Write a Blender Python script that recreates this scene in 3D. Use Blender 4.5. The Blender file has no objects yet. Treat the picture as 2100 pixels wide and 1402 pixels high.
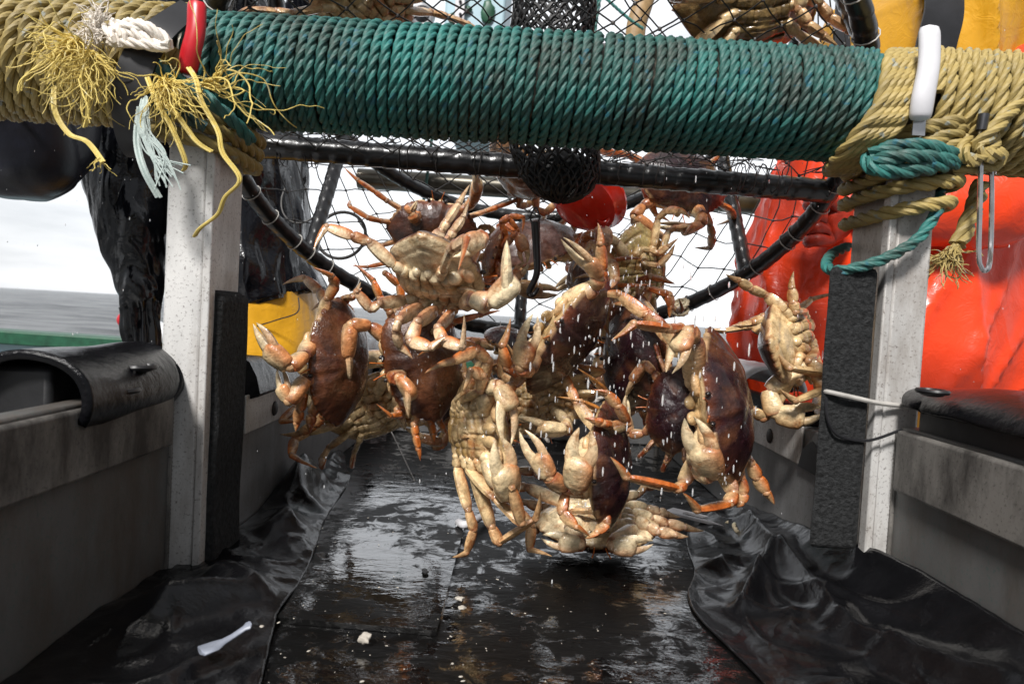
import bpy, bmesh, math, random
import numpy as np
from mathutils import Vector, Matrix, noise as mnoise

R = math.radians
SC = bpy.context.scene
COL = SC.collection

# ------------------------------------------------------------------ camera, sky, light, exposure
H = 0.34                                  # eye height over the sorting table
FPX = 1400.0
cam_data = bpy.data.cameras.new('camera')
cam = bpy.data.objects.new('camera', cam_data); COL.objects.link(cam)
cam_data.sensor_width = 36.0
cam_data.lens = 36.0 * FPX / 2100.0
cam_data.clip_start = 0.02
cam_data.clip_end = 8000.0
CR = Matrix.Rotation(R(90 - 2.17), 3, 'X') @ Matrix.Rotation(R(3.2), 3, 'Z')
cam.matrix_world = Matrix.Translation((0, 0, H)) @ CR.to_4x4()
cam_data.dof.use_dof = True
cam_data.dof.focus_distance = 0.98
cam_data.dof.aperture_fstop = 8.0
SC.camera = cam

def P(px, py, d):
    v = CR @ Vector(((px - 1050) / FPX, -(py - 701) / FPX, -1.0))
    v *= d / v.y
    return Vector((v.x, v.y, v.z + H))

SC.view_settings.view_transform = 'Standard'
SC.view_settings.look = 'None'
SC.view_settings.exposure = 0.60
SC.view_settings.gamma = 1.0
SC.render.engine = 'CYCLES'
SC.cycles.use_denoising = True
SC.cycles.max_bounces = 6
SC.cycles.transparent_max_bounces = 8
SC.cycles.sample_clamp_indirect = 4.0

SUN_EL, SUN_AZ = R(46), R(200)            # behind and above the photographer, through cloud
world = bpy.data.worlds.new('World'); SC.world = world
world.use_nodes = True
wn, wl = world.node_tree.nodes, world.node_tree.links
wn.clear()
wout = wn.new('ShaderNodeOutputWorld')
sky = wn.new('ShaderNodeTexSky'); sky.sky_type = 'NISHITA'; sky.sun_disc = False
sky.sun_elevation = SUN_EL; sky.sun_rotation = SUN_AZ; sky.air_density = 1.0; sky.dust_density = 2.0
bg1 = wn.new('ShaderNodeBackground'); bg1.inputs['Strength'].default_value = 0.10
wl.new(sky.outputs[0], bg1.inputs[0])
tc = wn.new('ShaderNodeTexCoord')
mp = wn.new('ShaderNodeMapping'); mp.inputs['Scale'].default_value = (1.5, 1.5, 9.0)
nz = wn.new('ShaderNodeTexNoise'); nz.inputs['Scale'].default_value = 1.6; nz.inputs['Detail'].default_value = 7; nz.inputs['Roughness'].default_value = 0.6
cr = wn.new('ShaderNodeValToRGB')
cr.color_ramp.elements[0].position = 0.34; cr.color_ramp.elements[0].color = (0.66, 0.68, 0.71, 1)
cr.color_ramp.elements[1].position = 0.64; cr.color_ramp.elements[1].color = (0.95, 0.96, 0.98, 1)
bg2 = wn.new('ShaderNodeBackground')
# cloud brightened over the sea ahead for wet reflections and rims, dimmed behind
sx_ = wn.new('ShaderNodeSeparateXYZ'); mr = wn.new('ShaderNodeMapRange'); mr.inputs['From Min'].default_value = -1.0; mr.inputs['From Max'].default_value = 1.0
br = wn.new('ShaderNodeValToRGB'); e_ = br.color_ramp.elements
for q in range(3): e_.new(0.5)
for el, (p_, v_) in zip(e_, ((0.20, 0.10), (0.62, 0.20), (0.87, 0.255), (0.945, 0.33), (0.985, 0.40))): el.position = p_; el.color = (v_, v_, v_, 1)
ml = wn.new('ShaderNodeMath'); ml.operation = 'MULTIPLY'; ml.inputs[1].default_value = 2.9
wl.new(tc.outputs['Generated'], sx_.inputs[0]); wl.new(sx_.outputs['Y'], mr.inputs['Value']); wl.new(mr.outputs[0], br.inputs[0]); wl.new(br.outputs[0], ml.inputs[0]); wl.new(ml.outputs[0], bg2.inputs['Strength'])
mx = wn.new('ShaderNodeMixShader'); mx.inputs[0].default_value = 0.9
wl.new(tc.outputs['Generated'], mp.inputs[0]); wl.new(mp.outputs[0], nz.inputs['Vector'])
wl.new(nz.outputs[0], cr.inputs[0]); wl.new(cr.outputs[0], bg2.inputs[0])
wl.new(bg1.outputs[0], mx.inputs[1]); wl.new(bg2.outputs[0], mx.inputs[2]); wl.new(mx.outputs[0], wout.inputs[0])

sun_data = bpy.data.lights.new('sun', 'SUN'); sun_data.energy = 3.7; sun_data.angle = R(10); sun_data.color = (1.0, 0.975, 0.945)
sun = bpy.data.objects.new('sun', sun_data); COL.objects.link(sun)
sd = Vector((math.sin(SUN_AZ) * math.cos(SUN_EL), math.cos(SUN_AZ) * math.cos(SUN_EL), math.sin(SUN_EL)))
sun.rotation_euler = sd.to_track_quat('Z', 'Y').to_euler()

# ------------------------------------------------------------------ materials
def newmat(name):
    m = bpy.data.materials.new(name); m.use_nodes = True
    nt = m.node_tree; b = nt.nodes['Principled BSDF']
    return m, nt.nodes, nt.links, b

def setc(s, c): s.default_value = (c[0], c[1], c[2], 1.0)

def noise_node(N, L, scale, detail=6, rough=0.6, coord='Object', stretch=None, dist=0.0):
    t = N.new('ShaderNodeTexCoord'); n = N.new('ShaderNodeTexNoise')
    n.inputs['Scale'].default_value = scale; n.inputs['Detail'].default_value = detail; n.inputs['Roughness'].default_value = rough
    n.inputs['Distortion'].default_value = dist
    if stretch:
        mp = N.new('ShaderNodeMapping'); mp.inputs['Scale'].default_value = stretch
        L.new(t.outputs[coord], mp.inputs[0]); L.new(mp.outputs[0], n.inputs['Vector'])
    else: L.new(t.outputs[coord], n.inputs['Vector'])
    return n

def ramp(N, L, src, stops):
    r = N.new('ShaderNodeValToRGB'); e = r.color_ramp.elements
    while len(e) < len(stops): e.new(0.5)
    for k, (p, c) in enumerate(stops):
        e[k].position = p
        e[k].color = (c, c, c, 1) if isinstance(c, (int, float)) else (c[0], c[1], c[2], 1)
    L.new(src, r.inputs[0]); return r

def mixc(N, L, fac, a, b, mode='MIX'):
    m = N.new('ShaderNodeMix'); m.data_type = 'RGBA'; m.blend_type = mode
    for s, v in ((m.inputs[0], fac), (m.inputs[6], a), (m.inputs[7], b)):
        if hasattr(v, 'is_output') or isinstance(v, bpy.types.NodeSocket): L.new(v, s)
        elif isinstance(v, (int, float)): s.default_value = v
        else: s.default_value = (v[0], v[1], v[2], 1)
    return m.outputs[2]

def bump(N, L, b, src, strength=0.3, dist=0.01, prev=None):
    bn = N.new('ShaderNodeBump'); bn.inputs['Strength'].default_value = strength; bn.inputs['Distance'].default_value = dist
    L.new(src, bn.inputs['Height'])
    if prev: L.new(prev.outputs[0], bn.inputs['Normal'])
    L.new(bn.outputs[0], b.inputs['Normal']); return bn

def simple(name, col, rough=0.5, metal=0.0, coat=0.0, var=0.35, vscale=40, bscale=0, bstr=0.2, bdist=0.002, spec=0.5):
    m, N, L, b = newmat(name)
    n = noise_node(N, L, vscale)
    r = ramp(N, L, n.outputs[0], [(0.3, tuple(c * (1 - var) for c in col)), (0.7, tuple(min(1, c * (1 + var * 0.6)) for c in col))])
    L.new(r.outputs[0], b.inputs['Base Color'])
    b.inputs['Roughness'].default_value = rough; b.inputs['Metallic'].default_value = metal
    b.inputs['Coat Weight'].default_value = coat; b.inputs['Coat Roughness'].default_value = 0.08
    b.inputs['Specular IOR Level'].default_value = spec
    if bscale:
        n2 = noise_node(N, L, bscale, 8, 0.65); bump(N, L, b, n2.outputs[0], bstr, bdist)
    return m

def rope_mat(name, ca, cb, dirt, fleck, dirtpos=(0.5, 0.72)):
    m, N, L, b = newmat(name)
    n = noise_node(N, L, 150, 4); c1 = mixc(N, L, n.outputs[0], ca, cb)
    nd = noise_node(N, L, 9, 8, 0.7); rd = ramp(N, L, nd.outputs[0], [(dirtpos[0], 0.0), (dirtpos[1], 0.9)])
    c2 = mixc(N, L, rd.outputs[0], c1, dirt)
    nf = noise_node(N, L, 70, 2); rf = ramp(N, L, nf.outputs[0], [(0.63, 0.0), (0.68, 0.75)])
    c3 = mixc(N, L, rf.outputs[0], c2, fleck)
    L.new(c3, b.inputs['Base Color']); b.inputs['Roughness'].default_value = 0.5
    nb = noise_node(N, L, 900, 3, 0.6); bump(N, L, b, nb.outputs[0], 0.5, 0.0012)
    return m

M = {}
M['green'] = rope_mat('green_rope', (0.012, 0.125, 0.112), (0.042, 0.25, 0.22), (0.040, 0.050, 0.040), (0.012, 0.11, 0.15), (0.37, 0.63))
M['yellow'] = rope_mat('yellow_rope', (0.30, 0.215, 0.06), (0.48, 0.37, 0.14), (0.10, 0.08, 0.04), (0.25, 0.28, 0.26), (0.45, 0.78))
M['fray'] = rope_mat('frayed_yellow', (0.62, 0.46, 0.09), (0.82, 0.66, 0.22), (0.42, 0.33, 0.12), (0.65, 0.6, 0.36))
M['paleblue_fibre'] = rope_mat('pale_fibre', (0.42, 0.52, 0.5), (0.6, 0.66, 0.62), (0.3, 0.36, 0.34), (0.3, 0.5, 0.5))
M['white_rope'] = rope_mat('white_rope', (0.68, 0.61, 0.53), (0.85, 0.8, 0.73), (0.45, 0.38, 0.3), (0.7, 0.68, 0.62))
M['hemp'] = rope_mat('hemp_rope', (0.5, 0.42, 0.28), (0.65, 0.56, 0.4), (0.35, 0.28, 0.18), (0.5, 0.5, 0.4))

def alu_mat(name, base, dark, stain, st=(0.56, 0.72), metal=0.35, rough=0.5):
    m, N, L, b = newmat(name)
    n1 = noise_node(N, L, 260, 4, 0.7); r1 = ramp(N, L, n1.outputs[0], [(0.56, 0.0), (0.68, 0.8)])
    n0 = noise_node(N, L, 14, 8, 0.7, stretch=(1, 1, 0.35)); c0 = mixc(N, L, n0.outputs[0], tuple(c * 0.72 for c in base), tuple(min(1, c * 1.18) for c in base))
    c1 = mixc(N, L, r1.outputs[0], c0, dark)
    n2 = noise_node(N, L, 5.5, 9, 0.72, stretch=(1, 1, 0.35)); r2 = ramp(N, L, n2.outputs[0], [(st[0], 0.0), (st[1], 0.92)])
    c2 = mixc(N, L, r2.outputs[0], c1, stain)
    L.new(c2, b.inputs['Base Color']); b.inputs['Metallic'].default_value = metal
    rr = ramp(N, L, n0.outputs[0], [(0.3, rough - 0.15), (0.7, rough + 0.15)]); L.new(rr.outputs[0], b.inputs['Roughness'])
    bump(N, L, b, n1.outputs[0], 0.15, 0.001)
    return m
M['alu'] = alu_mat('post_aluminium', (0.68, 0.67, 0.65), (0.13, 0.11, 0.10), (0.20, 0.155, 0.12), (0.46, 0.70))
M['panel'] = alu_mat('panel_aluminium', (0.125, 0.122, 0.118), (0.06, 0.11, 0.10), (0.070, 0.044, 0.026), (0.44, 0.68), 0.25, 0.55)
M['plank'] = alu_mat('dirty_aluminium', (0.20, 0.187, 0.17), (0.05, 0.045, 0.04), (0.025, 0.022, 0.02), (0.42, 0.56), 0.15, 0.6)
M['trough'] = alu_mat('trough_aluminium', (0.25, 0.25, 0.252), (0.12, 0.117, 0.094), (0.07, 0.064, 0.058), (0.48, 0.74), 0.35, 0.42)

M['rubber'] = simple('wet_rubber', (0.0035, 0.0035, 0.0045), 0.2, coat=0.0, var=0.5, vscale=20, bscale=34, bstr=0.5, bdist=0.006, spec=0.22)
M['rubber_matt'] = simple('matt_rubber', (0.012, 0.012, 0.013), 0.45, var=0.4, bscale=90, bstr=0.2)
M['rubber_wrap'] = simple('inner_tube_wrap', (0.010, 0.010, 0.011), 0.3, coat=0.3, var=0.4, bscale=120, bstr=0.3)
M['foam'] = simple('foam', (0.026, 0.027, 0.028), 0.9, var=0.8, vscale=170, bscale=150, bstr=1.0, bdist=0.010, spec=0.35)
M['netbag'] = simple('bait_net', (0.008, 0.008, 0.009), 0.5, var=0.4)
M['wire'] = simple('net_wire', (0.04, 0.037, 0.035), 0.5, metal=0.2, var=0.5, vscale=30)
M['steel'] = simple('steel_rod', (0.55, 0.55, 0.56), 0.22, metal=0.9, var=0.2)
M['pipe'] = simple('rail_pipe', (0.12, 0.11, 0.09), 0.28, metal=0.85, var=0.6, vscale=10)
M['red_plastic'] = simple('red_plastic', (0.5, 0.012, 0.02), 0.32, var=0.2)
M['white_plastic'] = simple('white_plastic', (0.66, 0.655, 0.68), 0.4, var=0.08)
M['twine'] = simple('twine', (0.42, 0.40, 0.37), 0.6, var=0.3)
M['greenrail'] = simple('green_paint', (0.012, 0.075, 0.038), 0.45, var=0.4, vscale=25, bscale=60, bstr=0.2)
M['bluepaint'] = simple('pale_blue_paint', (0.36, 0.50, 0.56), 0.5, var=0.15, vscale=6)
M['deck'] = simple('deck_paint', (0.2, 0.2, 0.2), 0.5)
M['red_glove'] = simple('red_glove', (0.40, 0.028, 0.010), 0.42, coat=0.2, var=0.35, vscale=60, bscale=200, bstr=0.3)
M['black_oil'] = simple('black_oilskin', (0.005, 0.0055, 0.009), 0.2, coat=0.0, var=0.4, vscale=12, bscale=22, bstr=0.7, bdist=0.014)
def oil_mat(name, col, st=0.6, ds=0.022, stretch=(1, 1, 0.25), rough=0.19, scale=5.5):
    m, N, L, b = newmat(name)
    nv = noise_node(N, L, 6, 5); L.new(ramp(N, L, nv.outputs[0], [(0.3, tuple(c * .7 for c in col)), (0.7, col)]).outputs[0], b.inputs['Base Color']); b.inputs['Roughness'].default_value = rough; b.inputs['Specular IOR Level'].default_value = 0.55
    n1 = noise_node(N, L, scale, 3, 0.45, dist=0.9, stretch=stretch); r1 = ramp(N, L, n1.outputs[0], [(0.36, 0.0), (0.50, 1.0), (0.64, 0.0)]); bn = bump(N, L, b, r1.outputs[0], st, ds)
    n2 = noise_node(N, L, 30, 3, 0.55, dist=0.8); r2 = ramp(N, L, n2.outputs[0], [(0.38, 0.0), (0.5, 1.0), (0.62, 0.0)]); bump(N, L, b, r2.outputs[0], 0.14, 0.003, bn)
    return m
M['black_oil'] = oil_mat('black_oilskin', (0.004, 0.0045, 0.007))
M['red_oil'] = oil_mat('red_oilskin', (0.88, 0.060, 0.012), 0.22, 0.020, (1, 1, 0.25), 0.30, 3.0)
M['yellow_oil'] = oil_mat('yellow_oilskin', (0.74, 0.37, 0.018), 0.25, 0.018, (1, 1, 0.25), 0.3, 4.0)
M['navy_oil'] = simple('navy_oilskin', (0.007, 0.008, 0.015), 0.38, var=0.4, bscale=140, bstr=0.3, bdist=0.002)
M['skin'] = simple('skin', (0.55, 0.30, 0.2), 0.5, var=0.12)
M['hair'] = simple('brown_hair', (0.06, 0.035, 0.02), 0.6, bscale=300, bstr=0.6)
M['strap'] = simple('black_strap', (0.012, 0.012, 0.014), 0.42, var=0.4)
M['hosemat'] = simple('white_hose', (0.66, 0.67, 0.68), 0.4, var=0.2)
M['shellwhite'] = simple('shell_scrap', (0.48, 0.44, 0.38), 0.45, var=0.3, vscale=60)
M['tan'] = simple('tan_wood', (0.34, 0.22, 0.10), 0.5, var=0.4, bscale=60)
M['scraper'] = simple('grey_white_plastic', (0.22, 0.24, 0.29), 0.4, var=0.3)
M['bead'] = simple('water_bead', (0.85, 0.87, 0.9), 0.1, var=0.02, spec=0.8)
M['buoyred'] = simple('red_float_plastic', (0.9, 0.035, 0.015), 0.2, coat=0.3, var=0.15)
M['grip'] = simple('gunmetal', (0.08, 0.08, 0.085), 0.3, metal=0.8)

def drop_mat():
    m, N, L, b = newmat('water_drop')
    setc(b.inputs['Base Color'], (0.96, 0.97, 0.98)); b.inputs['Roughness'].default_value = 0.06
    b.inputs['Transmission Weight'].default_value = 0.65; b.inputs['IOR'].default_value = 1.33
    return m
M['drop'] = drop_mat()

def wet_floor(name, base, brown, k=1.0, film=0.5):
    m, N, L, b = newmat(name)
    n = noise_node(N, L, 7, 8, 0.7); c = mixc(N, L, ramp(N, L, n.outputs[0], [(0.45, 0.0), (0.75, 0.85)]).outputs[0], base, brown)
    nf = noise_node(N, L, 75, 4, 0.75); rf = ramp(N, L, nf.outputs[0], [(0.72, 0.0), (0.77, 0.6)])
    c = mixc(N, L, rf.outputs[0], c, (0.16, 0.11, 0.08))
    L.new(c, b.inputs['Base Color'])
    # standing water film broken by rough gritty patches and rain rings
    w = noise_node(N, L, 3.6, 4, 0.55); wf = noise_node(N, L, 30, 6, 0.7, dist=0.6)
    fm = ramp(N, L, mixc(N, L, 0.5, w.outputs[0], wf.outputs[0]), [(film - .03, 1.0), (film + .02, 0.0)])
    L.new(ramp(N, L, fm.outputs[0], [(0.0, 0.42), (1.0, 0.04)]).outputs[0], b.inputs['Roughness'])
    b.inputs['Specular IOR Level'].default_value = 0.10; L.new(fm.outputs[0], b.inputs['Coat Weight']); b.inputs['Coat IOR'].default_value = 2.1; b.inputs['Coat Roughness'].default_value = 0.02
    b1 = noise_node(N, L, 26, 4, 0.6, stretch=(0.7, 1.6, 1), dist=0.4); bn = bump(N, L, b, b1.outputs[0], 0.16 * k, 0.010)
    v = N.new('ShaderNodeTexVoronoi'); v.inputs['Scale'].default_value = 70; t = N.new('ShaderNodeTexCoord'); L.new(t.outputs['Object'], v.inputs['Vector'])
    v.inputs['Randomness'].default_value = 1.0
    vs = noise_node(N, L, 12, 4, 0.6); vm = N.new('ShaderNodeMath'); vm.operation = 'MULTIPLY'
    rv = ramp(N, L, v.outputs['Distance'], [(0.05, 1.0), (0.17, 0.0)]); L.new(rv.outputs[0], vm.inputs[0]); L.new(ramp(N, L, vs.outputs[0], [(0.45, 0.0), (0.6, 1.0)]).outputs[0], vm.inputs[1])
    bn2 = bump(N, L, b, vm.outputs[0], 0.45 * k, 0.003, bn)
    cn = N.new('ShaderNodeBump'); cn.inputs['Strength'].default_value = 0.10 * k; cn.inputs['Distance'].default_value = 0.010; L.new(b1.outputs[0], cn.inputs['Height']); L.new(cn.outputs[0], b.inputs['Coat Normal'])
    return m
M['floor'] = wet_floor('wet_black_floor', (0.0035, 0.0035, 0.0035), (0.004, 0.0032, 0.003), 1.5, 0.478)
M['mat'] = wet_floor('wet_black_mat', (0.005, 0.005, 0.005), (0.007, 0.006, 0.0055), 1.0, 0.515)

def liner_mat():
    m, N, L, b = newmat('black_liner')
    n = noise_node(N, L, 30, 6); c = ramp(N, L, n.outputs[0], [(0.3, (0.003, 0.003, 0.0035)), (0.8, (0.007, 0.007, 0.008))])
    L.new(c.outputs[0], b.inputs['Base Color'])
    w = noise_node(N, L, 9, 6, 0.7); rw = ramp(N, L, w.outputs[0], [(0.35, 0.07), (0.7, 0.26)]); L.new(rw.outputs[0], b.inputs['Roughness'])
    b.inputs['Specular IOR Level'].default_value = 0.32
    n1 = noise_node(N, L, 5.5, 3, 0.5, dist=0.8); r1 = ramp(N, L, n1.outputs[0], [(0.40, 0.0), (0.5, 1.0), (0.60, 0.0)]); bn = bump(N, L, b, r1.outputs[0], 0.22, 0.006)
    n2 = noise_node(N, L, 240, 3, 0.6); bump(N, L, b, n2.outputs[0], 0.25, 0.002, bn)
    return m
M['liner'] = liner_mat()

def crab_mat():
    m, N, L, b = newmat('crab_shell')
    a = N.new('ShaderNodeAttribute'); a.attribute_name = 'Col'
    n1 = noise_node(N, L, 55, 6, 0.7); r1 = ramp(N, L, n1.outputs[0], [(0.32, 0.40), (0.66, 1.15)])
    c1 = mixc(N, L, 1.0, a.outputs['Color'], r1.outputs[0], 'MULTIPLY')
    n2 = noise_node(N, L, 28, 7, 0.75, dist=0.5); r2 = ramp(N, L, n2.outputs[0], [(0.50, 0.0), (0.64, 0.85)])
    c2 = mixc(N, L, r2.outputs[0], c1, (0.42, 0.20, 0.075), 'MULTIPLY')
    n3 = noise_node(N, L, 330, 2, 0.5); r3 = ramp(N, L, n3.outputs[0], [(0.66, 0.0), (0.72, 0.5)])
    c3 = mixc(N, L, r3.outputs[0], c2, (0.12, 0.05, 0.02))
    L.new(c3, b.inputs['Base Color'])
    rr = ramp(N, L, n2.outputs[0], [(0.35, 0.20), (0.7, 0.42)]); L.new(rr.outputs[0], b.inputs['Roughness'])
    b.inputs['Coat Weight'].default_value = 0.45; b.inputs['Coat Roughness'].default_value = 0.06
    b.inputs['Subsurface Weight'].default_value = 0.0
    n4 = noise_node(N, L, 420, 3, 0.6); bn = bump(N, L, b, n4.outputs[0], 0.42, 0.0018)
    n5 = noise_node(N, L, 75, 3, 0.5); bump(N, L, b, n5.outputs[0], 0.45, 0.005, bn)
    return m
M['crab'] = crab_mat()

def sea_mat():
    m, N, L, b = newmat('grey_sea')
    n0 = noise_node(N, L, 0.22, 9, 0.72, stretch=(0.45, 1.8, 1)); c = ramp(N, L, n0.outputs[0], [(0.38, (0.12, 0.13, 0.14)), (0.62, (0.40, 0.415, 0.43))])  # light and dark of the waves painted in as stretched colour noise
    L.new(c.outputs[0], b.inputs['Base Color']); b.inputs['Roughness'].default_value = 0.4; b.inputs['IOR'].default_value = 1.33; b.inputs['Specular IOR Level'].default_value = 0.12
    n1 = noise_node(N, L, 0.55, 9, 0.66, stretch=(0.5, 1.5, 1)); bn = bump(N, L, b, n1.outputs[0], 1.0, 2.6)
    return m
M['sea'] = sea_mat()

# ------------------------------------------------------------------ mesh helpers
class MB:
    def __init__(s): s.v = []; s.f = []; s.c = []; s.usecol = False
    def add(s, verts, faces, cols=None):
        o = len(s.v); s.v.extend([tuple(p) for p in verts]); s.f.extend([tuple(i + o for i in f) for f in faces])
        if cols is not None: s.usecol = True; s.c.extend([tuple(c) for c in cols])
        else: s.c.extend([(1, 1, 1)] * len(verts))
    def loft(s, rings, cols=None, cap=True, closed=False):
        n = len(rings[0]); k = len(rings); V = [p for r in rings for p in r]; F = []
        for i in range(k - 1 if not closed else k):
            a, b = i * n, ((i + 1) % k) * n
            for j in range(n):
                j2 = (j + 1) % n
                F.append((a + j, a + j2, b + j2, b + j))
        if cap and not closed:
            F.append(tuple(range(n - 1, -1, -1))); F.append(tuple((k - 1) * n + j for j in range(n)))
        s.add(V, F, [c for r in cols for c in r] if cols else None)
    def tube(s, pts, r, n=8, closed=False, cap=True, rfun=None, flat=1.0):
        pts = [Vector(p) for p in pts]; fr = frames(pts, closed)
        rings = []
        for i, (p, (t, a, b)) in enumerate(zip(pts, fr)):
            rr = r if rfun is None else rfun(i / max(1, len(pts) - 1)) * r
            rings.append([p + (a * math.cos(q) * rr + b * math.sin(q) * rr * flat) for q in (2 * math.pi * j / n for j in range(n))])
        s.loft(rings, cap=cap, closed=closed)
    def box(s, lo, hi):
        x0, y0, z0 = lo; x1, y1, z1 = hi
        s.add([(x0, y0, z0), (x1, y0, z0), (x1, y1, z0), (x0, y1, z0), (x0, y0, z1), (x1, y0, z1), (x1, y1, z1), (x0, y1, z1)],
              [(0, 3, 2, 1), (4, 5, 6, 7), (0, 1, 5, 4), (1, 2, 6, 5), (2, 3, 7, 6), (3, 0, 4, 7)])
    def ball(s, c, rad, nu=10, nv=7, rot=None, col=None):
        c = Vector(c); rx, ry, rz = rad; V = []; F = []
        for i in range(nv + 1):
            th = math.pi * i / nv
            for j in range(nu):
                ph = 2 * math.pi * j / nu
                p = Vector((rx * math.sin(th) * math.cos(ph), ry * math.sin(th) * math.sin(ph), rz * math.cos(th)))
                if rot is not None: p = rot @ p
                V.append(c + p)
        for i in range(nv):
            for j in range(nu):
                j2 = (j + 1) % nu; F.append((i * nu + j, (i + 1) * nu + j, (i + 1) * nu + j2, i * nu + j2))
        s.add(V, F, [col] * len(V) if col is not None else None)
    def grid(s, f, nu, nv):
        V = [f(i / nu, j / nv) for i in range(nu + 1) for j in range(nv + 1)]
        F = [(i * (nv + 1) + j, (i + 1) * (nv + 1) + j, (i + 1) * (nv + 1) + j + 1, i * (nv + 1) + j + 1) for i in range(nu) for j in range(nv)]
        s.add(V, F)
    def build(s, name, mat, parent=None, origin=None, smooth=True, angle=40, bevel=0, solid=0, subsurf=0):
        o0 = Vector(origin) if origin is not None else Vector((0, 0, 0))
        me = bpy.data.meshes.new(name)
        me.from_pydata([tuple(Vector(p) - o0) for p in s.v], [], s.f)
        if s.usecol:
            at = me.color_attributes.new('Col', 'FLOAT_COLOR', 'POINT')
            at.data.foreach_set('color', np.array([(c[0], c[1], c[2], 1.0) for c in s.c], dtype=np.float32).ravel())
        for m in (mat if isinstance(mat, (list, tuple)) else [mat]): me.materials.append(m)
        bm = bmesh.new(); bm.from_mesh(me); bmesh.ops.recalc_face_normals(bm, faces=bm.faces); bm.to_mesh(me); bm.free()
        if smooth:
            me.polygons.foreach_set('use_smooth', [True] * len(me.polygons))
            me.set_sharp_from_angle(angle=R(angle))
        ob = bpy.data.objects.new(name, me); COL.objects.link(ob)
        if parent is not None:
            ob.parent = parent
            ob.location = o0 - world_loc(parent)
        else: ob.location = o0
        if bevel:
            md = ob.modifiers.new('bevel', 'BEVEL'); md.width = bevel; md.segments = 2; md.limit_method = 'ANGLE'
        if solid:
            md = ob.modifiers.new('solid', 'SOLIDIFY'); md.thickness = solid; md.offset = 0
        if subsurf:
            md = ob.modifiers.new('sub', 'SUBSURF'); md.levels = subsurf; md.render_levels = subsurf
        return ob

def world_loc(o):
    l = Vector((0, 0, 0))
    while o is not None: l += o.location; o = o.parent
    return l

def frames(pts, closed=False):
    n = len(pts); out = []; prev = None
    for i in range(n):
        if closed: t = pts[(i + 1) % n] - pts[i - 1]
        else: t = pts[min(i + 1, n - 1)] - pts[max(i - 1, 0)]
        t = t.normalized() if t.length > 1e-9 else Vector((0, 0, 1))
        if prev is None:
            a = Vector((0, 0, 1)).cross(t)
            if a.length < 0.1: a = Vector((0, 1, 0)).cross(t)
        else: a = prev - t * prev.dot(t)
        a.normalize(); prev = a; out.append((t, a, t.cross(a)))
    return out

def spline(pts, step=None, n=None, closed=False):
    pts = [Vector(p) for p in pts]; out = []
    m = len(pts); segs = m if closed else m - 1
    for i in range(segs):
        if closed: p0, p1, p2, p3 = pts[i - 1], pts[i], pts[(i + 1) % m], pts[(i + 2) % m]
        else: p0, p1, p2, p3 = pts[max(i - 1, 0)], pts[i], pts[i + 1], pts[min(i + 2, m - 1)]
        k = n or max(2, int((p2 - p1).length / step))
        for j in range(k):
            t = j / k; t2, t3 = t * t, t * t * t
            out.append(0.5 * ((2 * p1) + (p2 - p0) * t + (2 * p0 - 5 * p1 + 4 * p2 - p3) * t2 + (3 * p1 - p0 - 3 * p2 + p3) * t3))
    if not closed: out.append(pts[-1])
    return out

def resample(pts, step):
    out = [pts[0].copy()]; acc = 0.0
    for a, b in zip(pts, pts[1:]):
        d = (b - a).length; pos = step - acc
        while pos <= d:
            out.append(a.lerp(b, pos / d)); pos += step
        acc = (acc + d) % step if d > 0 else acc
        acc = d - (pos - step) if pos - step <= d else acc
    return out

def rope(mb, pts, r, lay=None, hand=1, n=7, step=None, fr=None):
    """three twisted strands along a path"""
    lay = lay or r * 8.5; step = step or r * 0.75
    pts = [Vector(p) for p in pts]
    if fr is None:
        pts = resample(pts, step); fr = frames(pts)
    L = 0.0; s_ = [0.0]
    for a, b in zip(pts, pts[1:]): L += (b - a).length; s_.append(L)
    for k in range(3):
        rings = []
        for p, (t, a, b), s0 in zip(pts, fr, s_):
            th = hand * 2 * math.pi * s0 / lay + k * 2 * math.pi / 3
            u = a * math.cos(th) + b * math.sin(th); w = b * math.cos(th) - a * math.sin(th)
            c = p + u * r * 0.50
            rings.append([c + (u * math.cos(q) + w * math.sin(q)) * r * 0.555 for q in (2 * math.pi * j / n for j in range(n))])
        mb.loft(rings)

def tag(o, label=None, cat=None, group=None, kind=None):
    if label: o['label'] = label
    if cat: o['category'] = cat
    if group: o['group'] = group
    if kind: o['kind'] = kind
    return o

def empty(name, loc, label=None, cat=None, group=None):
    o = bpy.data.objects.new(name, None); COL.objects.link(o); o.location = loc; o.empty_display_size = 0.05
    return tag(o, label, cat, group)

def fbm(p, sc, seed=0.0, oct=3):
    v = 0; a = 1.0; q = Vector(p) * sc + Vector((seed * 3.1, seed * 7.7, seed * 1.3))
    for _ in range(oct): v += a * mnoise.noise(q); q *= 2.03; a *= 0.5
    return v

RNG = random.Random(7)

# ------------------------------------------------------------------ sea, deck, gunwale
SEA_Z = -1.9
mb = MB()
us = np.linspace(-1, 1, 181); ys = np.concatenate([[-60, -20, 0], np.geomspace(4, 6000, 330)])
V = []
for y in ys:
    for u in us:
        x = u * max(60, abs(y) * 1.5); d = math.hypot(x, y); fade = 1 / (1 + (d / 420) ** 2)
        z = fade * (0.30 * mnoise.noise(Vector((x * 0.035, y * 0.075, 0))) + 0.20 * mnoise.noise(Vector((x * 0.10 + y * .03, y * 0.22, 5))) + .09 * mnoise.noise(Vector((x * .4, y * .6, 9))) / (1 + (d / 60) ** 2))
        V.append((x, y, SEA_Z + z))
nx = len(us)
F = [(j * nx + i, j * nx + i + 1, (j + 1) * nx + i + 1, (j + 1) * nx + i) for j in range(len(ys) - 1) for i in range(nx - 1)]
mb.add(V, F); tag(mb.build('sea', M['sea']), kind='structure')

mb = MB(); mb.box((-3.2, -1.5, -1.02), (3.4, 3.6, -0.92)); tag(mb.build('boat_deck', M['deck']), kind='structure')

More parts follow.
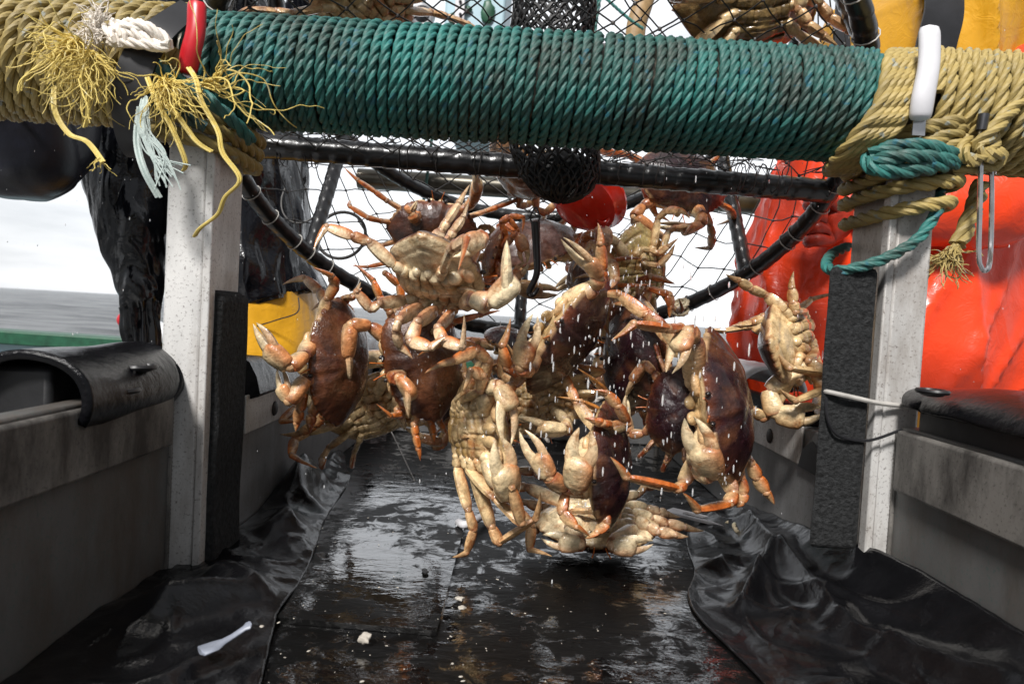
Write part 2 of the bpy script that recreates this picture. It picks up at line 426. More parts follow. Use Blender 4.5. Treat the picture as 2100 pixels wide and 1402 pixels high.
gw = empty('gunwale', (0, 3.6, -0.92), 'pale blue bulwark with dark green capping rail at the edge of the deck', 'gunwale')
rail_pts = spline([(-3.4, 3.5, H - 0.24), (-1.5, 3.55, H - 0.26), (0.5, 3.7, H - 0.25), (2.2, 3.6, H - 0.155), (3.6, 3.3, H - 0.06)], n=10)
mb = MB(); mb.loft([[p + Vector((0, y, z)) for y, z in ((-0.09, -0.035), (0.09, -0.035), (0.09, 0.035), (-0.09, 0.035))] for p in rail_pts])
mb.build('capping_rail', M['greenrail'], gw, bevel=0.008)
mb = MB(); mb.loft([[p + Vector((0, y, z)) for y, z in ((-0.03, -1.15), (0.03, -1.15), (0.03, -0.037), (-0.03, -0.037))] for p in rail_pts])
mb.build('bulwark', M['bluepaint'], gw)

# lever with red knob by the cuff of the black sleeve
lv = P(268, 695, 2.2)
lever = empty('control_lever', lv - Vector((0, 0, 0.3)), 'dark lever with a round red knob beside the black sleeve cuff', 'lever')
mb = MB(); mb.tube([lv - Vector((-0.02, 0, 1.15)), lv + Vector((0.005, 0, 0.0)), lv + Vector((0.0, 0, 0.03))], 0.017, 10); mb.build('rod', M['grip'], lever)
mb = MB(); mb.ball(P(258, 656, 2.2), (0.027, 0.025, 0.027), 16, 10); mb.build('knob', M['red_plastic'], lever)

# wheelhouse wall far above the rope beam
wh = empty('wheelhouse', P(975, 60, 2.6), 'pale blue painted cabin wall with flaking dark patches above the green rope beam', 'cabin')
c0, c1 = P(905, 160, 2.6), P(1052, -260, 2.6)
mb = MB(); mb.box((c0.x, 2.6, c0.z - 0.1), (c1.x, 3.4, c1.z)); mb.build('wall', M['bluepaint'], wh, bevel=0.01)
mb = MB()
for (px, py, w, h) in ((1000, 25, 14, 24), (930, 38, 12, 12), (960, 20, 8, 10)):
    p = P(px, py, 2.592); mb.ball(p, (w / 1400 * 2.6, 0.008, h / 1400 * 2.6), 12, 8)
for i in range(len(mb.v)):
    x, y, z = mb.v[i]; mb.v[i] = (x + 0.012 * mnoise.noise(Vector((x * 40, 0, z * 40))), y, z + 0.012 * mnoise.noise(Vector((x * 40, 3, z * 40))))
mb.build('paint_stain', M['greenrail'], wh)
pl = empty('bracket_plate', P(943, 20, 2.58), 'cream drilled bracket plate fixed on the pale blue cabin wall', 'bracket')
a, b = P(931, 55, 2.57), P(957, -60, 2.57)
mb = MB(); mb.box((a.x, 2.565, a.z), (b.x, 2.59, b.z)); mb.build('plate', M['white_plastic'], pl, bevel=0.003)
for py in (4, 30, 46): mb = MB(); mb.ball(P(944, py, 2.56), (0.006, 0.008, 0.006), 12, 8); mb.build('bolt_hole', M['grip'], pl)
pu = empty('pulley', P(866, 34, 2.5), 'round dark pulley wheel hanging next to the pale blue cabin', 'pulley')
pc = P(866, 34, 2.5)
def disc_ring(mb, c, r, w, n=28, hub=0.0):
    pts = [Vector((c.x + r * math.cos(t), c.y, c.z + r * math.sin(t))) for t in (2 * math.pi * k / n for k in range(n))]
    mb.tube(pts, w, 8, closed=True)
mb = MB(); disc_ring(mb, pc, 0.035, 0.012); mb.build('rim', M['steel'], pu)
mb = MB(); mb.ball(pc, (0.033, 0.014, 0.033), 18, 8); mb.build('sheave', M['grip'], pu)
mb = MB(); mb.tube([pc + Vector((0, -0.016, 0)), pc + Vector((0, -0.022, 0))], 0.009, 10); mb.tube([pc + Vector((0, 0.015, 0.03)), pc + Vector((0, 0.015, 0.4))], 0.008, 8); mb.build('hanger', M['steel'], pu)

# curved davit
mb = MB(); mb.tube(spline([P(1300, 200, 2.4), P(1302, 80, 2.4), P(1315, 20, 2.4), P(1350, -60, 2.4), P(1440, -140, 2.4)], n=8), 0.034, 12, flat=0.7)
tag(mb.build('curved_boom', M['tan'], origin=P(1300, 200, 2.4)), 'curved tan boom rising behind the netting against the sky', 'boom')
# thin green lines
for (pts, d, r, lab) in (([(1203, 190), (1215, 90), (1232, -20)], 2.2, 0.008, 'thick pale green hauling line beside the black bait bag'),
                         ([(1320, 60), (1285, 35), (1235, -10)], 2.3, 0.0055, 'slanting green line that meets the tan boom'),
                         ([(888, 240), (884, 300), (868, 420), (850, 560)], 2.0, 0.0050, 'thin green line hanging down behind the pot netting'),
                         ([(1560, 300), (1620, 350), (1665, 420)], 1.9, 0.005, 'short green line slanting down behind the red apron')):
    mb = MB(); rope(mb, spline([P(x, y, d) for x, y in pts], n=12), r, n=6)
    tag(mb.build('green_line', M['green'], origin=P(*pts[0], d)), lab, 'rope')

# rail pipe behind the pot
mb = MB(); mb.tube([P(735, 366, 2.05), P(1100, 389, 2.05), P(1480, 414, 2.05), P(1640, 424, 2.05)], 0.030, 14)
tag(mb.build('rail_pipe', M['pipe'], origin=P(735, 366, 2.05)), 'weathered grey metal pipe running level behind the pot netting', 'pipe')

# ------------------------------------------------------------------ sorting table
table = empty('sorting_table', (0, 1.0, 0), 'aluminium sorting trough with a wet black floor under the falling crabs', 'sorting table')
XW = 0.40
mb = MB(); mb.box((-0.43, 0.05, -0.03), (0.50, 1.93, 0.0)); flo_s = mb.build('floor_sheet', M['floor'], table)
mb = MB()
qm = [(-0.245, 0.715), (-0.062, 0.705), (-0.055, 1.42), (-0.312, 1.40)]
mb.add([(x, y, .0006) for x, y in qm] + [(x, y, .0065) for x, y in qm], [(3, 2, 1, 0), (4, 5, 6, 7), (0, 1, 5, 4), (1, 2, 6, 5), (2, 3, 7, 6), (3, 0, 4, 7)])
mt = mb.build('floor_mat', M['mat'], flo_s, smooth=False)


def side_wall(sx):
    # inner trough wall beyond the post
    mb = MB()
    XW = 0.378 if sx < 0 else 0.425; XP = 0.403 if sx < 0 else 0.468
    x0, x1 = sorted((sx * XW, sx * (XW + 0.035)))
    mb.box((x0, 0.92, 0.0), (x1, 1.93, 0.205)); sw_ = mb.build('side_wall', M['trough'], table, bevel=0.003)
    # outer panel in front of the post
    x0, x1 = sorted((sx * XP, sx * (XP + .025)))
    mb = MB(); mb.box((x0, 0.10, 0.0), (x1, 0.8125, 0.235)); fp_ = mb.build('front_panel', M['panel'], table, bevel=0.003)
    x0, x1 = sorted((sx * (XP - .011), sx * (XP - .0005)))
    mb = MB(); mb.box((x0, 0.08, 0.165 if sx < 0 else 0.16), (x1, 0.800, 0.232)); mb.build('top_plank', M['plank'], fp_, bevel=0.004)
    mb = MB(); mb.tube([Vector((sx * (XP - .001), .8125, .01 + .0025 * k)) for k in range(88)], .0030, 7, rfun=lambda t: 1 + .12 * math.sin(t * 260)); mb.build('weld_seam', M['plank'], fp_)
    mb = MB(); x0, x1 = sorted((sx * (XW - .005), sx * (XW - .0005))); mb.box((x0, 0.97, 0.150), (x1, 1.25, 0.206)); mb.build('capping_strip', M['alu'], sw_, bevel=0.002)
    mb = MB(); mb.ball((sx * (XW - .0055), 1.085, 0.172), (0.004, 0.012, 0.012), 10, 6); mb.build('bolt', M['plank'], sw_)
side_wall(-1); side_wall(1)
mb = MB(); mb.box((-0.377, 1.90, 0.001), (0.424, 1.93, 0.155)); bw_ = mb.build('back_wall', M['trough'], table, bevel=0.003)
mb = MB()
mb.loft([[Vector((x, 1.90 + 0.035 * math.cos(t), 0.158 + 0.024 * math.sin(t) + 0.004 * mnoise.noise(Vector((x * 8, t, 0))))) for t in (2 * math.pi * k / 12 for k in range(12))] for x in np.linspace(-0.40, 0.44, 30)])
mb.build('back_edge_rubber', M['rubber'], bw_)
mb = MB(); bp = P(1172, 816, 1.89); mb.ball(bp, (0.013, 0.012, 0.013), 14, 8); mb.build('bolt', M['steel'], bw_)
# weld seam in the back corner
mb = MB(); mb.tube([Vector((0.418, 1.890, 0.0)), Vector((0.418, 1.890, 0.19))], 0.006, 8, rfun=lambda t: 1 + 0.25 * math.sin(t * 160)); mb.build('weld_seam', M['plank'], bw_)
# black rubber on top of the left and right inner walls
for sx in (-1, 1):
    mb = MB()
    mb.loft([[Vector((sx * ((0.40 if sx < 0 else 0.445) + 0.04 * math.cos(t)) + 0.004 * mnoise.noise(Vector((y * 9, t, sx))), y, (0.185 if y > 1.5 else 0.208) + ((0.012 + .045 * max(0, 1 - (y - .98) / .5)) if sx < 0 else 0.020) * math.sin(t) * (1 if math.sin(t) > 0 else 0.2))) for t in (2 * math.pi * k / 14 for k in range(14))] for y in np.linspace(0.98, 1.92, 24)])
    mb.build('edge_rubber', M['rubber'], table)

# liner sheets ------------------------------------------------------
def crease(x, y, sc, seed): return (1 - min(1, abs(2.2 * mnoise.noise(Vector((x * sc + seed, y * sc * .8 - seed, seed)))))) ** 3
def liner_left(u, v):
    y = 0.30 + 1.22 * u
    wall = -0.402 if y < 0.80 else (-0.39 if y < 0.95 else -0.376)
    inner = -0.235 - 0.075 * max(0, min(1, (y - 0.7) / 0.7)) + 0.02 * mnoise.noise(Vector((y * 3, 1, 0)))
    if y < 0.72: inner = -0.235 + 0.10 * (0.72 - y) / 0.42
    k = max(0.0, 1 - max(0, y - 1.35) / 0.17)
    x = wall + (inner - wall) * v * (0.25 + 0.75 * k)
    z = 0.006 + 0.006 * (1 - v) + 0.004 * max(0, 1 - v * 1.6) * 1.0
    z += 0.055 * math.exp(-((y - 1.17) / 0.085) ** 2) * math.exp(-((v - 0.28) / 0.30) ** 2)
    z += 0.03 * math.exp(-((y - 0.98) / 0.05) ** 2) * math.exp(-((v - 0.55) / 0.22) ** 2)
    z += 0.022 * math.exp(-((y - 0.66 - 0.12 * v) / 0.035) ** 2) * math.exp(-((v - 0.45) / 0.3) ** 2)
    z += 0.020 * math.exp(-((y - 0.84 + 0.10 * v) / 0.022) ** 2) * math.exp(-((v - 0.55) / 0.3) ** 2)
    z += 0.006 * abs(fbm((x, y, 0), 9, 1.0)) * (1 - 0.6 * v) + 0.0015 * fbm((x, y, 0), 45, 2.0) + (.010 * crease(x, y, 7, 2.2) + .004 * crease(x, y, 19, 5.1)) * min(1, 4 * v * (1 - v) + .1)
    return Vector((x, y, max(0.0045, z)))
ln = empty('black_liner', (-0.35, 0.9, 0), 'crumpled black plastic sheet humped along the foot of the trough wall beside the rubber mat', 'plastic sheet', 'plastic sheets lining the table')
mb = MB(); mb.grid(liner_left, 170, 50); mb.build('sheet', M['liner'], ln, solid=0.0016, angle=80)

def ridge(x, y, a, b, h, w):
    ax, ay = a; bx, by = b; dx, dy = bx - ax, by - ay
    t = max(0, min(1, ((x - ax) * dx + (y - ay) * dy) / (dx * dx + dy * dy)))
    d = math.hypot(x - ax - t * dx, y - ay - t * dy)
    return h * math.exp(-(d / w) ** 1.05) * (0.45 + 0.55 * math.sin(math.pi * (0.15 + 0.7 * t)))
def liner_right(u, v):
    y = 0.30 + 1.02 * u
    inner = 0.235 + 0.04 * mnoise.noise(Vector((u * 5, 2, 0))) + 0.03 * u + 0.09 * max(0, u - 0.55) / 0.45
    wall = 0.462 - 0.038 * max(0.0, min(1.0, (y - .74) / .16))
    x = wall + (inner - wall) * v
    hw = 0.080 * max(0, min(1, (1.30 - y) / 0.5))
    z = 0.006 + hw * max(0, 1 - v * 2.2) ** 1.6
    z += ridge(x, y, (0.41, 1.24), (0.375, 0.74), 0.022, 0.020)
    z += ridge(x, y, (0.375, 0.74), (0.43, 0.56), 0.024, 0.018)
    z += ridge(x, y, (0.376, 0.94), (0.285, 0.79), 0.028, 0.013)
    z += ridge(x, y, (0.376, 0.94), (0.215, 0.93), 0.014, 0.014)
    z += ridge(x, y, (0.285, 0.79), (0.36, 0.77), 0.012, 0.012)
    z += ridge(x, y, (0.29, 0.60), (0.41, 0.49), 0.014, 0.012)
    z += ridge(x, y, (0.18, 0.66), (0.28, 0.60), 0.006, 0.008)
    z *= (0.15 + 0.85 * min(1, (1 - v) * 3.0))
    z += 0.006 * abs(fbm((x, y, 0), 7, 4.0)) * (1 - v) + 0.0012 * fbm((x, y, 0), 45, 3.0) * (1 - v * 0.6) + (.013 * crease(x, y, 6, 7.7) + .005 * crease(x, y, 17, 3.3)) * min(1, 4 * v * (1 - v) + .1)
    return Vector((x, y, max(0.0030, z)))
ln = empty('black_liner', (0.32, 0.8, 0), 'crumpled black plastic sheet with sharp folds climbing the trough wall under the torn panel', 'plastic sheet', 'plastic sheets lining the table')
mb = MB(); mb.grid(liner_right, 170, 80); mb.build('sheet', M['liner'], ln, solid=0.0016, angle=80)

# rubber caps (split pipes over the panels) ----------------------------
def cap(sx, y0, y1, cx, cz, r, label, sag, rz=0.045, a0=-20):
    t0 = empty('edge_guard', (sx * cx, (y0 + y1) / 2, cz), label, 'rubber guard', 'split rubber pipes over the table edges')
    mb = MB()
    def f(u, v):
        y = y0 + (y1 - y0) * u
        ang = R(a0) + R(200 - a0) * v                       # 0 = inner side
        rr = r * (1 + 0.06 * mnoise.noise(Vector((y * 10, v * 4, sx))))
        x = cx - rr * math.cos(ang) * 1.05
        z = cz + rr * rz / r * (1 - .35 * max(0, u - .75) * 4 * (sx > 0)) * math.sin(ang) + sag * (u - 0.5) + 0.004 * mnoise.noise(Vector((y * 14, v * 3, 2 + sx)))
        endflare = 0.010 * (1 - u) ** 4
        return Vector((sx * (x - endflare), y + 0.018 * (v - 0.5) * (1 if u > 0.9 else 0) + 0.02 * math.sin(v * 6.0) * u, z))
    mb.grid(f, 50, 26); hp = mb.build('half_pipe', M['rubber'], t0, solid=0.009, angle=60)
    x0, x1 = sorted((sx * (cx - (.02 if sx < 0 else .050)), sx * (cx + .045)))
    mb = MB(); mb.box((x0, y0 + .02, .05), (x1, y1 - .01, cz + rz * .72)); mb.build('hollow_shade_block', M['rubber_matt'], t0, bevel=.006)  # added black block gives the pipe its dark hollow and hides gaps behind
    # bolt recess in the top
    for (px, py, d) in (((290, 752, 0.735), (252, 800, 0.70)) if sx < 0 else ((1912, 802, 0.73),)):
        p = P(px, py, d); q = [p + Vector((0.013 * math.cos(t), 0.017 * math.sin(t), 0)) for t in (2 * math.pi * k / 20 for k in range(20))]
        mb = MB(); mb.tube(q, 0.0028, 6, closed=True); mb.ball(p + Vector((0, 0, -0.003)), (0.011, 0.015, 0.003), 12, 6)
        mb.build('bolt_recess', M['rubber_matt'], hp)
    return t0
cap(-1, 0.62, 0.812, 0.452, H - 0.104, 0.056, 'wet black split pipe covering the table edge, its open end towards us', 0.0, 0.044, -26)
cap(1, 0.42, 0.795, 0.522, H - 0.086, 0.060, 'wet black split pipe covering the table edge beneath the red apron', 0.010, 0.031, 4)

# ------------------------------------------------------------------ the dump rack: posts + beam
YB, ZB_R = 0.86, 0.0565
ROPE_R = 0.0063
A0, A1 = P(420, 145, YB), P(1800, 221, YB)
ZB = (A0.z + A1.z) / 2
rack = empty('dump_rack', (0, YB, 0), 'aluminium frame of two posts and a rope-wrapped beam over the sorting table', 'frame')
mb = MB(); mb.tube([Vector((-1.0, YB, ZB)), Vector((1.0, YB, ZB))], ZB_R, 24); mb.build('beam', M['pipe'], rack)
def post(sx, lo, hi):
    # open channel: front flange strip + web, seen from the front and the inner side
    mb = MB()
    x0, x1 = (lo, hi)
    mb.box((x0, YB - 0.045, 0.0), (x1, YB + 0.065, ZB + 0.01)); po = mb.build('post', M['alu'], rack, bevel=0.004)
    xi = x1 if sx < 0 else x0
    mb = MB(); a, b = sorted((xi, xi - sx * 0.010)); mb.box((a, YB - 0.047, 0.0), (b, YB - 0.030, ZB - 0.07)); mb.build('flange', M['alu'], po, bevel=0.002)
post(-1, -0.419, -0.3726); post(1, 0.448, 0.492)

# foam pads strapped to the posts
def pad(sx, ztop, zbot, x0, x1, y0, y1, label, slant):
    t0 = empty('foam_pad', ((x0 + x1) / 2, y0, zbot), label, 'foam pad', 'foam pads on the frame posts')
    bmh = MB()
    def ring(z, dz):
        out = []
        for (x, y) in ((x0, y0), (x1, y0), (x1 if sx < 0 else .4475, y1), (x0 if sx < 0 else x0 + .045, y1)):
            k = (x - x0) / (x1 - x0)
            out.append(Vector((x, y, z + dz * (k if sx < 0 else 1 - k))))
        return out
    bmh.loft([ring(zbot + (ztop - zbot) * i / 12, slant if i == 12 else 0) for i in range(13)])
    for i in range(len(bmh.v)):
        x, y, z = bmh.v[i]; n = 0.003 * mnoise.noise(Vector((x * 30, y * 30, z * 14))); bmh.v[i] = (x + n, y + n, z)
    bmh.build('pad', M['foam'], t0, bevel=0.006)
    return t0
pz = lambda py, px, d: P(px, py, d).z
padL = pad(-1, pz(592, 460, YB), 0.012, -0.3716, -0.354, 0.828, 0.918, 'tall black foam pad with a sloping cut top on the post by the black jacket', -0.010)
padR = pad(1, pz(556, 1745, YB), 0.085, 0.364, 0.421, 0.800, 0.850, 'square topped black foam pad tied by a grey cord to the post', 0.0)
# grey bungee cord round the right pad and post
def cordpt(px, py, d): return P(px, py, d)
mb = MB(); mb.tube(spline([P(1700, 806, 0.90), P(1690, 803, 0.82), P(1702, 804, 0.796), P(1760, 817, 0.793), P(1800, 826, 0.80), P(1850, 832, 0.808), P(1878, 836, 0.81), P(1880, 836, 0.93), P(1790, 822, 0.95)], n=8, closed=True), 0.0028, 8)
tag(mb.build('bungee_loop', M['twine'], origin=P(1760, 817, 0.80)), 'grey elastic cord looped round the foam pad and its post', 'cord')
mb = MB(); mb.tube(spline([P(1694, 815, 0.80), P(1698, 860, 0.795), P(1720, 893, 0.795), P(1780, 903, 0.80), P(1850, 880, 0.80)], n=8), 0.0018, 6)
tag(mb.build('slack_twine', M['strap'], origin=P(1683, 815, 0.82)), 'thin black cord sagging across the foam pad below the grey cord', 'cord')

# ropes on the beam --------------------------------------------------
def coil(x0, x1, turns, r_rope, rad, phase=0.0, hand=1, lean=0.0):
    mb = MB(); step = r_rope * 0.8; per = 2 * math.pi * rad; n = int(turns * per / step)
    pts = []; fr = []
    for i in range(n + 1):
        t = i / n; a = phase + 2 * math.pi * turns * t
        wob = 0.0024 * mnoise.noise(Vector((turns * t * 2.7, 0, 3.3))) + 0.0009 * mnoise.noise(Vector((math.cos(a) * 2, math.sin(a) * 2, turns * t)))
        rr = rad + 0.0020 * mnoise.noise(Vector((turns * t * 1.9, 7, math.sin(a))))
        rad_v = Vector((0, -math.cos(a), math.sin(a)))
        p = Vector((x0 + (x1 - x0) * t + wob + lean * math.sin(a), YB, ZB)) + rad_v * rr
        tg = Vector(((x1 - x0) / turns / (2 * math.pi), rr * math.sin(a), rr * math.cos(a))).normalized()
        pts.append(p); fr.append((tg, rad_v, tg.cross(rad_v)))
    rope(mb, pts, r_rope, lay=r_rope * 7.8, hand=hand, n=7, fr=fr)
    return mb
XL, XR = A0.x + 0.004, P(1822, 221, YB - 0.06).x
mb = coil(XL, XR, 67, ROPE_R, ZB_R + ROPE_R * 0.95, hand=1, lean=0.004)
tag(mb.build('green_rope', M['green'], origin=(0, YB, ZB)), 'worn teal green rope wound tightly along the whole middle of the beam', 'rope')
mb = coil(-0.90, -0.405, 29, 0.0088, ZB_R + 0.010, hand=1, lean=0.006)
tag(mb.build('yellow_rope', M['yellow'], origin=(-0.6, YB, ZB)), 'thick faded yellow rope wound on the beam end above the black bundle', 'rope')
mb = coil(0.470, 0.95, 32, 0.0078, ZB_R + 0.010, hand=1, lean=0.010)
tag(mb.build('yellow_rope', M['yellow'], origin=(0.6, YB, ZB)), 'olive yellow rope wound on the beam end above the red apron', 'rope')

# lashings at the right post
def post_loop(mb, xa, xb, ya, yb, z0, dz, r, n=40, start=0.0, sweep=1.0, tilt=0.0):
    pts = []
    for i in range(int(n * sweep) + 1):
        t = 2 * math.pi * (start + i / n)
        cx, cy = (xa + xb) / 2, (ya + yb) / 2
        c, s_ = math.cos(t), math.sin(t)
        e = 0.6
        x = cx + (xb - xa) / 2 * math.copysign(abs(c) ** e, c); y = cy + (yb - ya) / 2 * math.copysign(abs(s_) ** e, s_)
        pts.append(Vector((x, y, z0 + dz * i / n + tilt * (x - cx))))
    rope(mb, spline(pts, n=3), r, hand=1)
mb = MB()
zR = lambda py: P(1820, py, YB - 0.06).z
for (py, tl, wd) in ((255, 0.25, 0.018), (283, 0.42, 0.022), (312, 0.48, 0.026), (372, 0.16, 0.024), (418, 0.20, 0.014)):
    post_loop(mb, 0.441 - wd * 0.5, 0.499 + wd * 0.9, YB - 0.066, YB + 0.085, zR(py), 0.0, 0.0088, tilt=tl, start=0.1)
# diagonal turns coming down off the beam
for k in range(5):
    px0 = 1822 + 15 * k; px1 = 1700 + 13 * k
    pts = [P(px0 + 8, 112, YB + 0.02), P(px0 + 4, 122, YB - 0.055), P(px0 - 2, 165, YB - 0.079), P(px0 - 22, 225, YB - 0.084), P(px0 - 65, 280, YB - 0.076), P(px1 + 24, 320, YB - 0.052), P(px1 + 4, 345, YB - 0.005), P(px1, 350, YB + 0.05)]
    rope(mb, spline(pts, n=8), 0.0088, hand=1)
tag(mb.build('yellow_rope', M['yellow'], origin=P(1820, 300, YB)), 'olive yellow rope lashed round the post below the white handle', 'rope')
mb = MB()
for (pts) in ([(1785, 318, -.075), (1830, 302, -.085), (1900, 300, -.085), (1955, 318, -.07), (1990, 330, -.03)], [(1778, 335, -.07), (1815, 325, -.09), (1880, 322, -.095), (1950, 330, -.075), (1990, 338, -.03)],
              [(1778, 322, -.065), (1790, 345, -.085), (1840, 352, -.09), (1900, 345, -.09), (1960, 335, -.07)]):
    rope(mb, spline([P(x, y, YB + d) for x, y, d in pts], n=10), 0.0085, hand=1)
pts = [(1930, 340, 0.05), (1925, 420, -.055), (1912, 450, -.062), (1880, 492, -.066), (1820, 528, -.067), (1760, 548, -.062), (1715, 555, -.05), (1695, 545, -.01), (1705, 522, 0.04), (1740, 505, 0.08)]
rope(mb, spline([P(x, y, YB + d) for x, y, d in pts], n=10), 0.0068, hand=1)
tag(mb.build('green_rope', M['green'], origin=P(1880, 330, YB)), 'teal green rope knotted on the post with a loose loop over the foam pad', 'rope')
# yellow tail with a frayed end
def fray(mb, root, dirs, n, length, r, seed, droop=0.6, spread=0.5, wig=0.012):
    rg = random.Random(seed)
    for i in range(n):
        d = (Vector(dirs) + Vector((rg.uniform(-1, 1), rg.uniform(-1, 1), rg.uniform(-1, 1))) * spread).normalized()
        p = Vector(root) + Vector((rg.uniform(-1, 1), rg.uniform(-1, 1), rg.uniform(-1, 1))) * r * 3
        L = length * rg.uniform(0.4, 1.2); pts = [p.copy()]; k = 14
        for j in range(k):
            d = (d + Vector((rg.uniform(-1, 1), rg.uniform(-1, 1), rg.uniform(-1, 1))) * 0.42 + Vector((0, 0, -droop * 1.5 / k))).normalized()
            p = p + d * (L / k); pts.append(p.copy())
        mb.tube(spline(pts, n=3), r * rg.uniform(0.4, 1.15), 5, rfun=lambda t: 1.0 - 0.5 * t)
mb = MB()
rope(mb, spline([P(2010, 380, 0.86), P(2000, 420, 0.835), P(1980, 470, 0.825), P(1962, 510, 0.82)], n=10), 0.0105, hand=1)
fray(mb, P(1960, 505, 0.82), (-0.35, 0, -1), 90, 0.05, 0.0012, 3, 0.3, 0.32)
rope(mb, spline([P(2110, 190, 0.80), P(2060, 240, 0.785), P(2030, 275, 0.78), P(2005, 300, 0.785), P(2030, 320, 0.78), P(2052, 318, 0.79), P(2035, 340, 0.80), P(1985, 345, 0.80), P(1940, 360, 0.80)], n=10), 0.0085, hand=1)
rope(mb, spline([P(1985, 285, 0.80), P(1975, 310, 0.785), P(2000, 330, 0.78), P(2040, 290, 0.79), P(2020, 262, 0.80)], n=10), 0.0075, hand=1)
tag(mb.build('yellow_rope', M['yellow'], origin=P(2010, 380, 0.86)), 'yellow rope end hanging free with a frayed tassel against the red apron', 'rope')

# steel loop hook
hp = [(2012, 262), (2010, 400), (2007, 520), (2012, 548), (2020, 555), (2028, 545), (2032, 500), (2034, 400), (2033, 340)]
mb = MB(); mb.tube(spline([P(x, y, 0.79 + 0.02 * (i > 5)) for i, (x, y) in enumerate(hp)], n=8), 0.0028, 8)
hk = mb.build('wire_hook', M['steel'], origin=P(2012, 262, 0.79)); tag(hk, 'long shiny steel wire loop hanging from the yellow rope', 'hook')
mb = MB(); mb.tube([P(2018, 235, 0.785), P(2012, 268, 0.785)], 0.006, 10); mb.build('eye', M['grip'], hk)

# knives stuck behind the beam (handles up)
def handle(name, pts, w, t, mat, label, cat):
    mb = MB(); rings = []
    P3 = spline([Vector(p) for p in pts], n=8); fr = frames(P3)
    for i, p in enumerate(P3):
        u = i / (len(P3) - 1); k = math.sqrt(max(0.02, 1 - (2 * abs(u - 0.5)) ** 14)) * (1 - 0.04 * math.sin(u * 7))
        ax = Vector((1, 0, 0)); ay = Vector((0, 1, 0))
        rings.append([p + ax * w * k * math.cos(q) + ay * t * k * math.sin(q) for q in (2 * math.pi * j / 16 for j in range(16))])
    mb.loft(rings); return tag(mb.build(name, mat, origin=pts[0]), label, cat)
k1 = handle('knife', [P(404, 2, 0.77), P(402, 60, 0.765), P(391, 110, 0.765), P(384, 152, 0.77)], 0.0108, 0.008, M['red_plastic'], 'red handled knife stuck upright between the yellow and green rope', 'knife')
mb = MB(); a = P(384, 150, 0.772); mb.box((a.x - 0.006, a.y + 0.001, a.z - 0.025), (a.x + 0.008, a.y + 0.003, a.z)); mb.build('blade', M['steel'], k1)
k2 = handle('knife', [P(1906, 52, 0.765), P(1905, 130, 0.76), P(1893, 200, 0.76), P(1886, 248, 0.765)], 0.0118, 0.009, M['white_plastic'], 'white handled knife stuck upright between two yellow rope windings', 'knife')
mb = MB(); a = P(1886, 240, 0.768); mb.box((a.x - 0.006, a.y + 0.001, a.z - 0.02), (a.x + 0.008, a.y + 0.003, a.z)); mb.build('blade', M['steel'], k2)

# black strap at left, white rope knot
mb = MB()
sp = spline([P(392, 15, 0.80), P(330, 62, 0.765), P(292, 110, 0.755), P(268, 180, 0.755), P(265, 240, 0.765), P(272, 290, 0.785), P(300, 330, 0.82), P(330, 345, 0.90)], n=8)
wid = lambda u: 0.013 + 0.006 * math.sin(math.pi * min(1, u * 1.1))
rings = []
fr = frames(sp)
for i, p in enumerate(sp):
    u = i / (len(sp) - 1); t = fr[i][0]; side = t.cross(Vector((0.1, -1, 0.0))).normalized(); nn = side.cross(t)
    w = wid(u); rings.append([p + side * w + nn * .002, p - side * w + nn * .002, p - side * w - nn * .002, p + side * w - nn * .002])
mb.loft(rings); tag(mb.build('rubber_strap', M['strap'], origin=sp[0]), 'wide black rubber strap looped over the yellow wound beam end', 'strap')
mb = MB()
for pts in ([(215, 75, .76), (250, 60, .745), (300, 55, .74), (338, 78, .742), (345, 95, .745), (320, 92, .742), (285, 72, .74), (262, 62, .745)],
            [(225, 85, .752), (265, 88, .742), (300, 92, .738), (330, 98, .74), (342, 88, .745), (315, 66, .742), (280, 48, .748), (240, 52, .752)],
            [(232, 48, .755), (252, 70, .742), (262, 92, .745)], [(215, 58, .755), (238, 78, .744), (248, 96, .748)]):
    rope(mb, spline([P(*p) for p in pts], n=8), 0.0058, hand=1)
fray(mb, P(208, 70, .752), (-0.9, -0.2, -0.15), 120, 0.032, 0.0011, 11, 0.2, 0.75)
fray(mb, P(200, 50, .75), (-0.2, 0, 1.0), 60, 0.028, 0.0011, 12, 0.0, 0.35)
tag(mb.build('white_rope', M['white_rope'], origin=P(250, 70, .745)), 'short knotted white rope with a fluffy end tied on the black strap', 'rope')

# lashings at left post : yellow + green
mb = MB()
zL = lambda py: P(400, py, YB - 0.06).z
for (py, tl, wd) in ((215, -0.28, 0.028), (243, -0.30, 0.024), (282, -0.22, 0.022)):
    post_loop(mb, -0.427 - wd * 0.5, -0.366 + wd * 0.7, YB - 0.064, YB + 0.085, zL(py), 0.0, 0.0088, tilt=tl, start=0.1)
tag(mb.build('yellow_rope', M['yellow'], origin=P(400, 250, YB)), 'yellow rope lashed in slanting turns round the post beside the black strap', 'rope')
mb = MB()
rope(mb, spline([P(312, 125, 0.80), P(350, 155, 0.775), P(400, 182, 0.77), P(440, 215, 0.775), P(480, 250, 0.79), P(515, 290, 0.83)], n=10), 0.0078, hand=1)
rope(mb, spline([P(300, 190, 0.80), P(330, 220, 0.775), P(370, 235, 0.775), P(420, 262, 0.79)], n=10), 0.0072, hand=1)
tag(mb.build('green_rope', M['green'], origin=P(400, 182, 0.77)), 'teal green rope slanting down across the yellow lashing', 'rope')
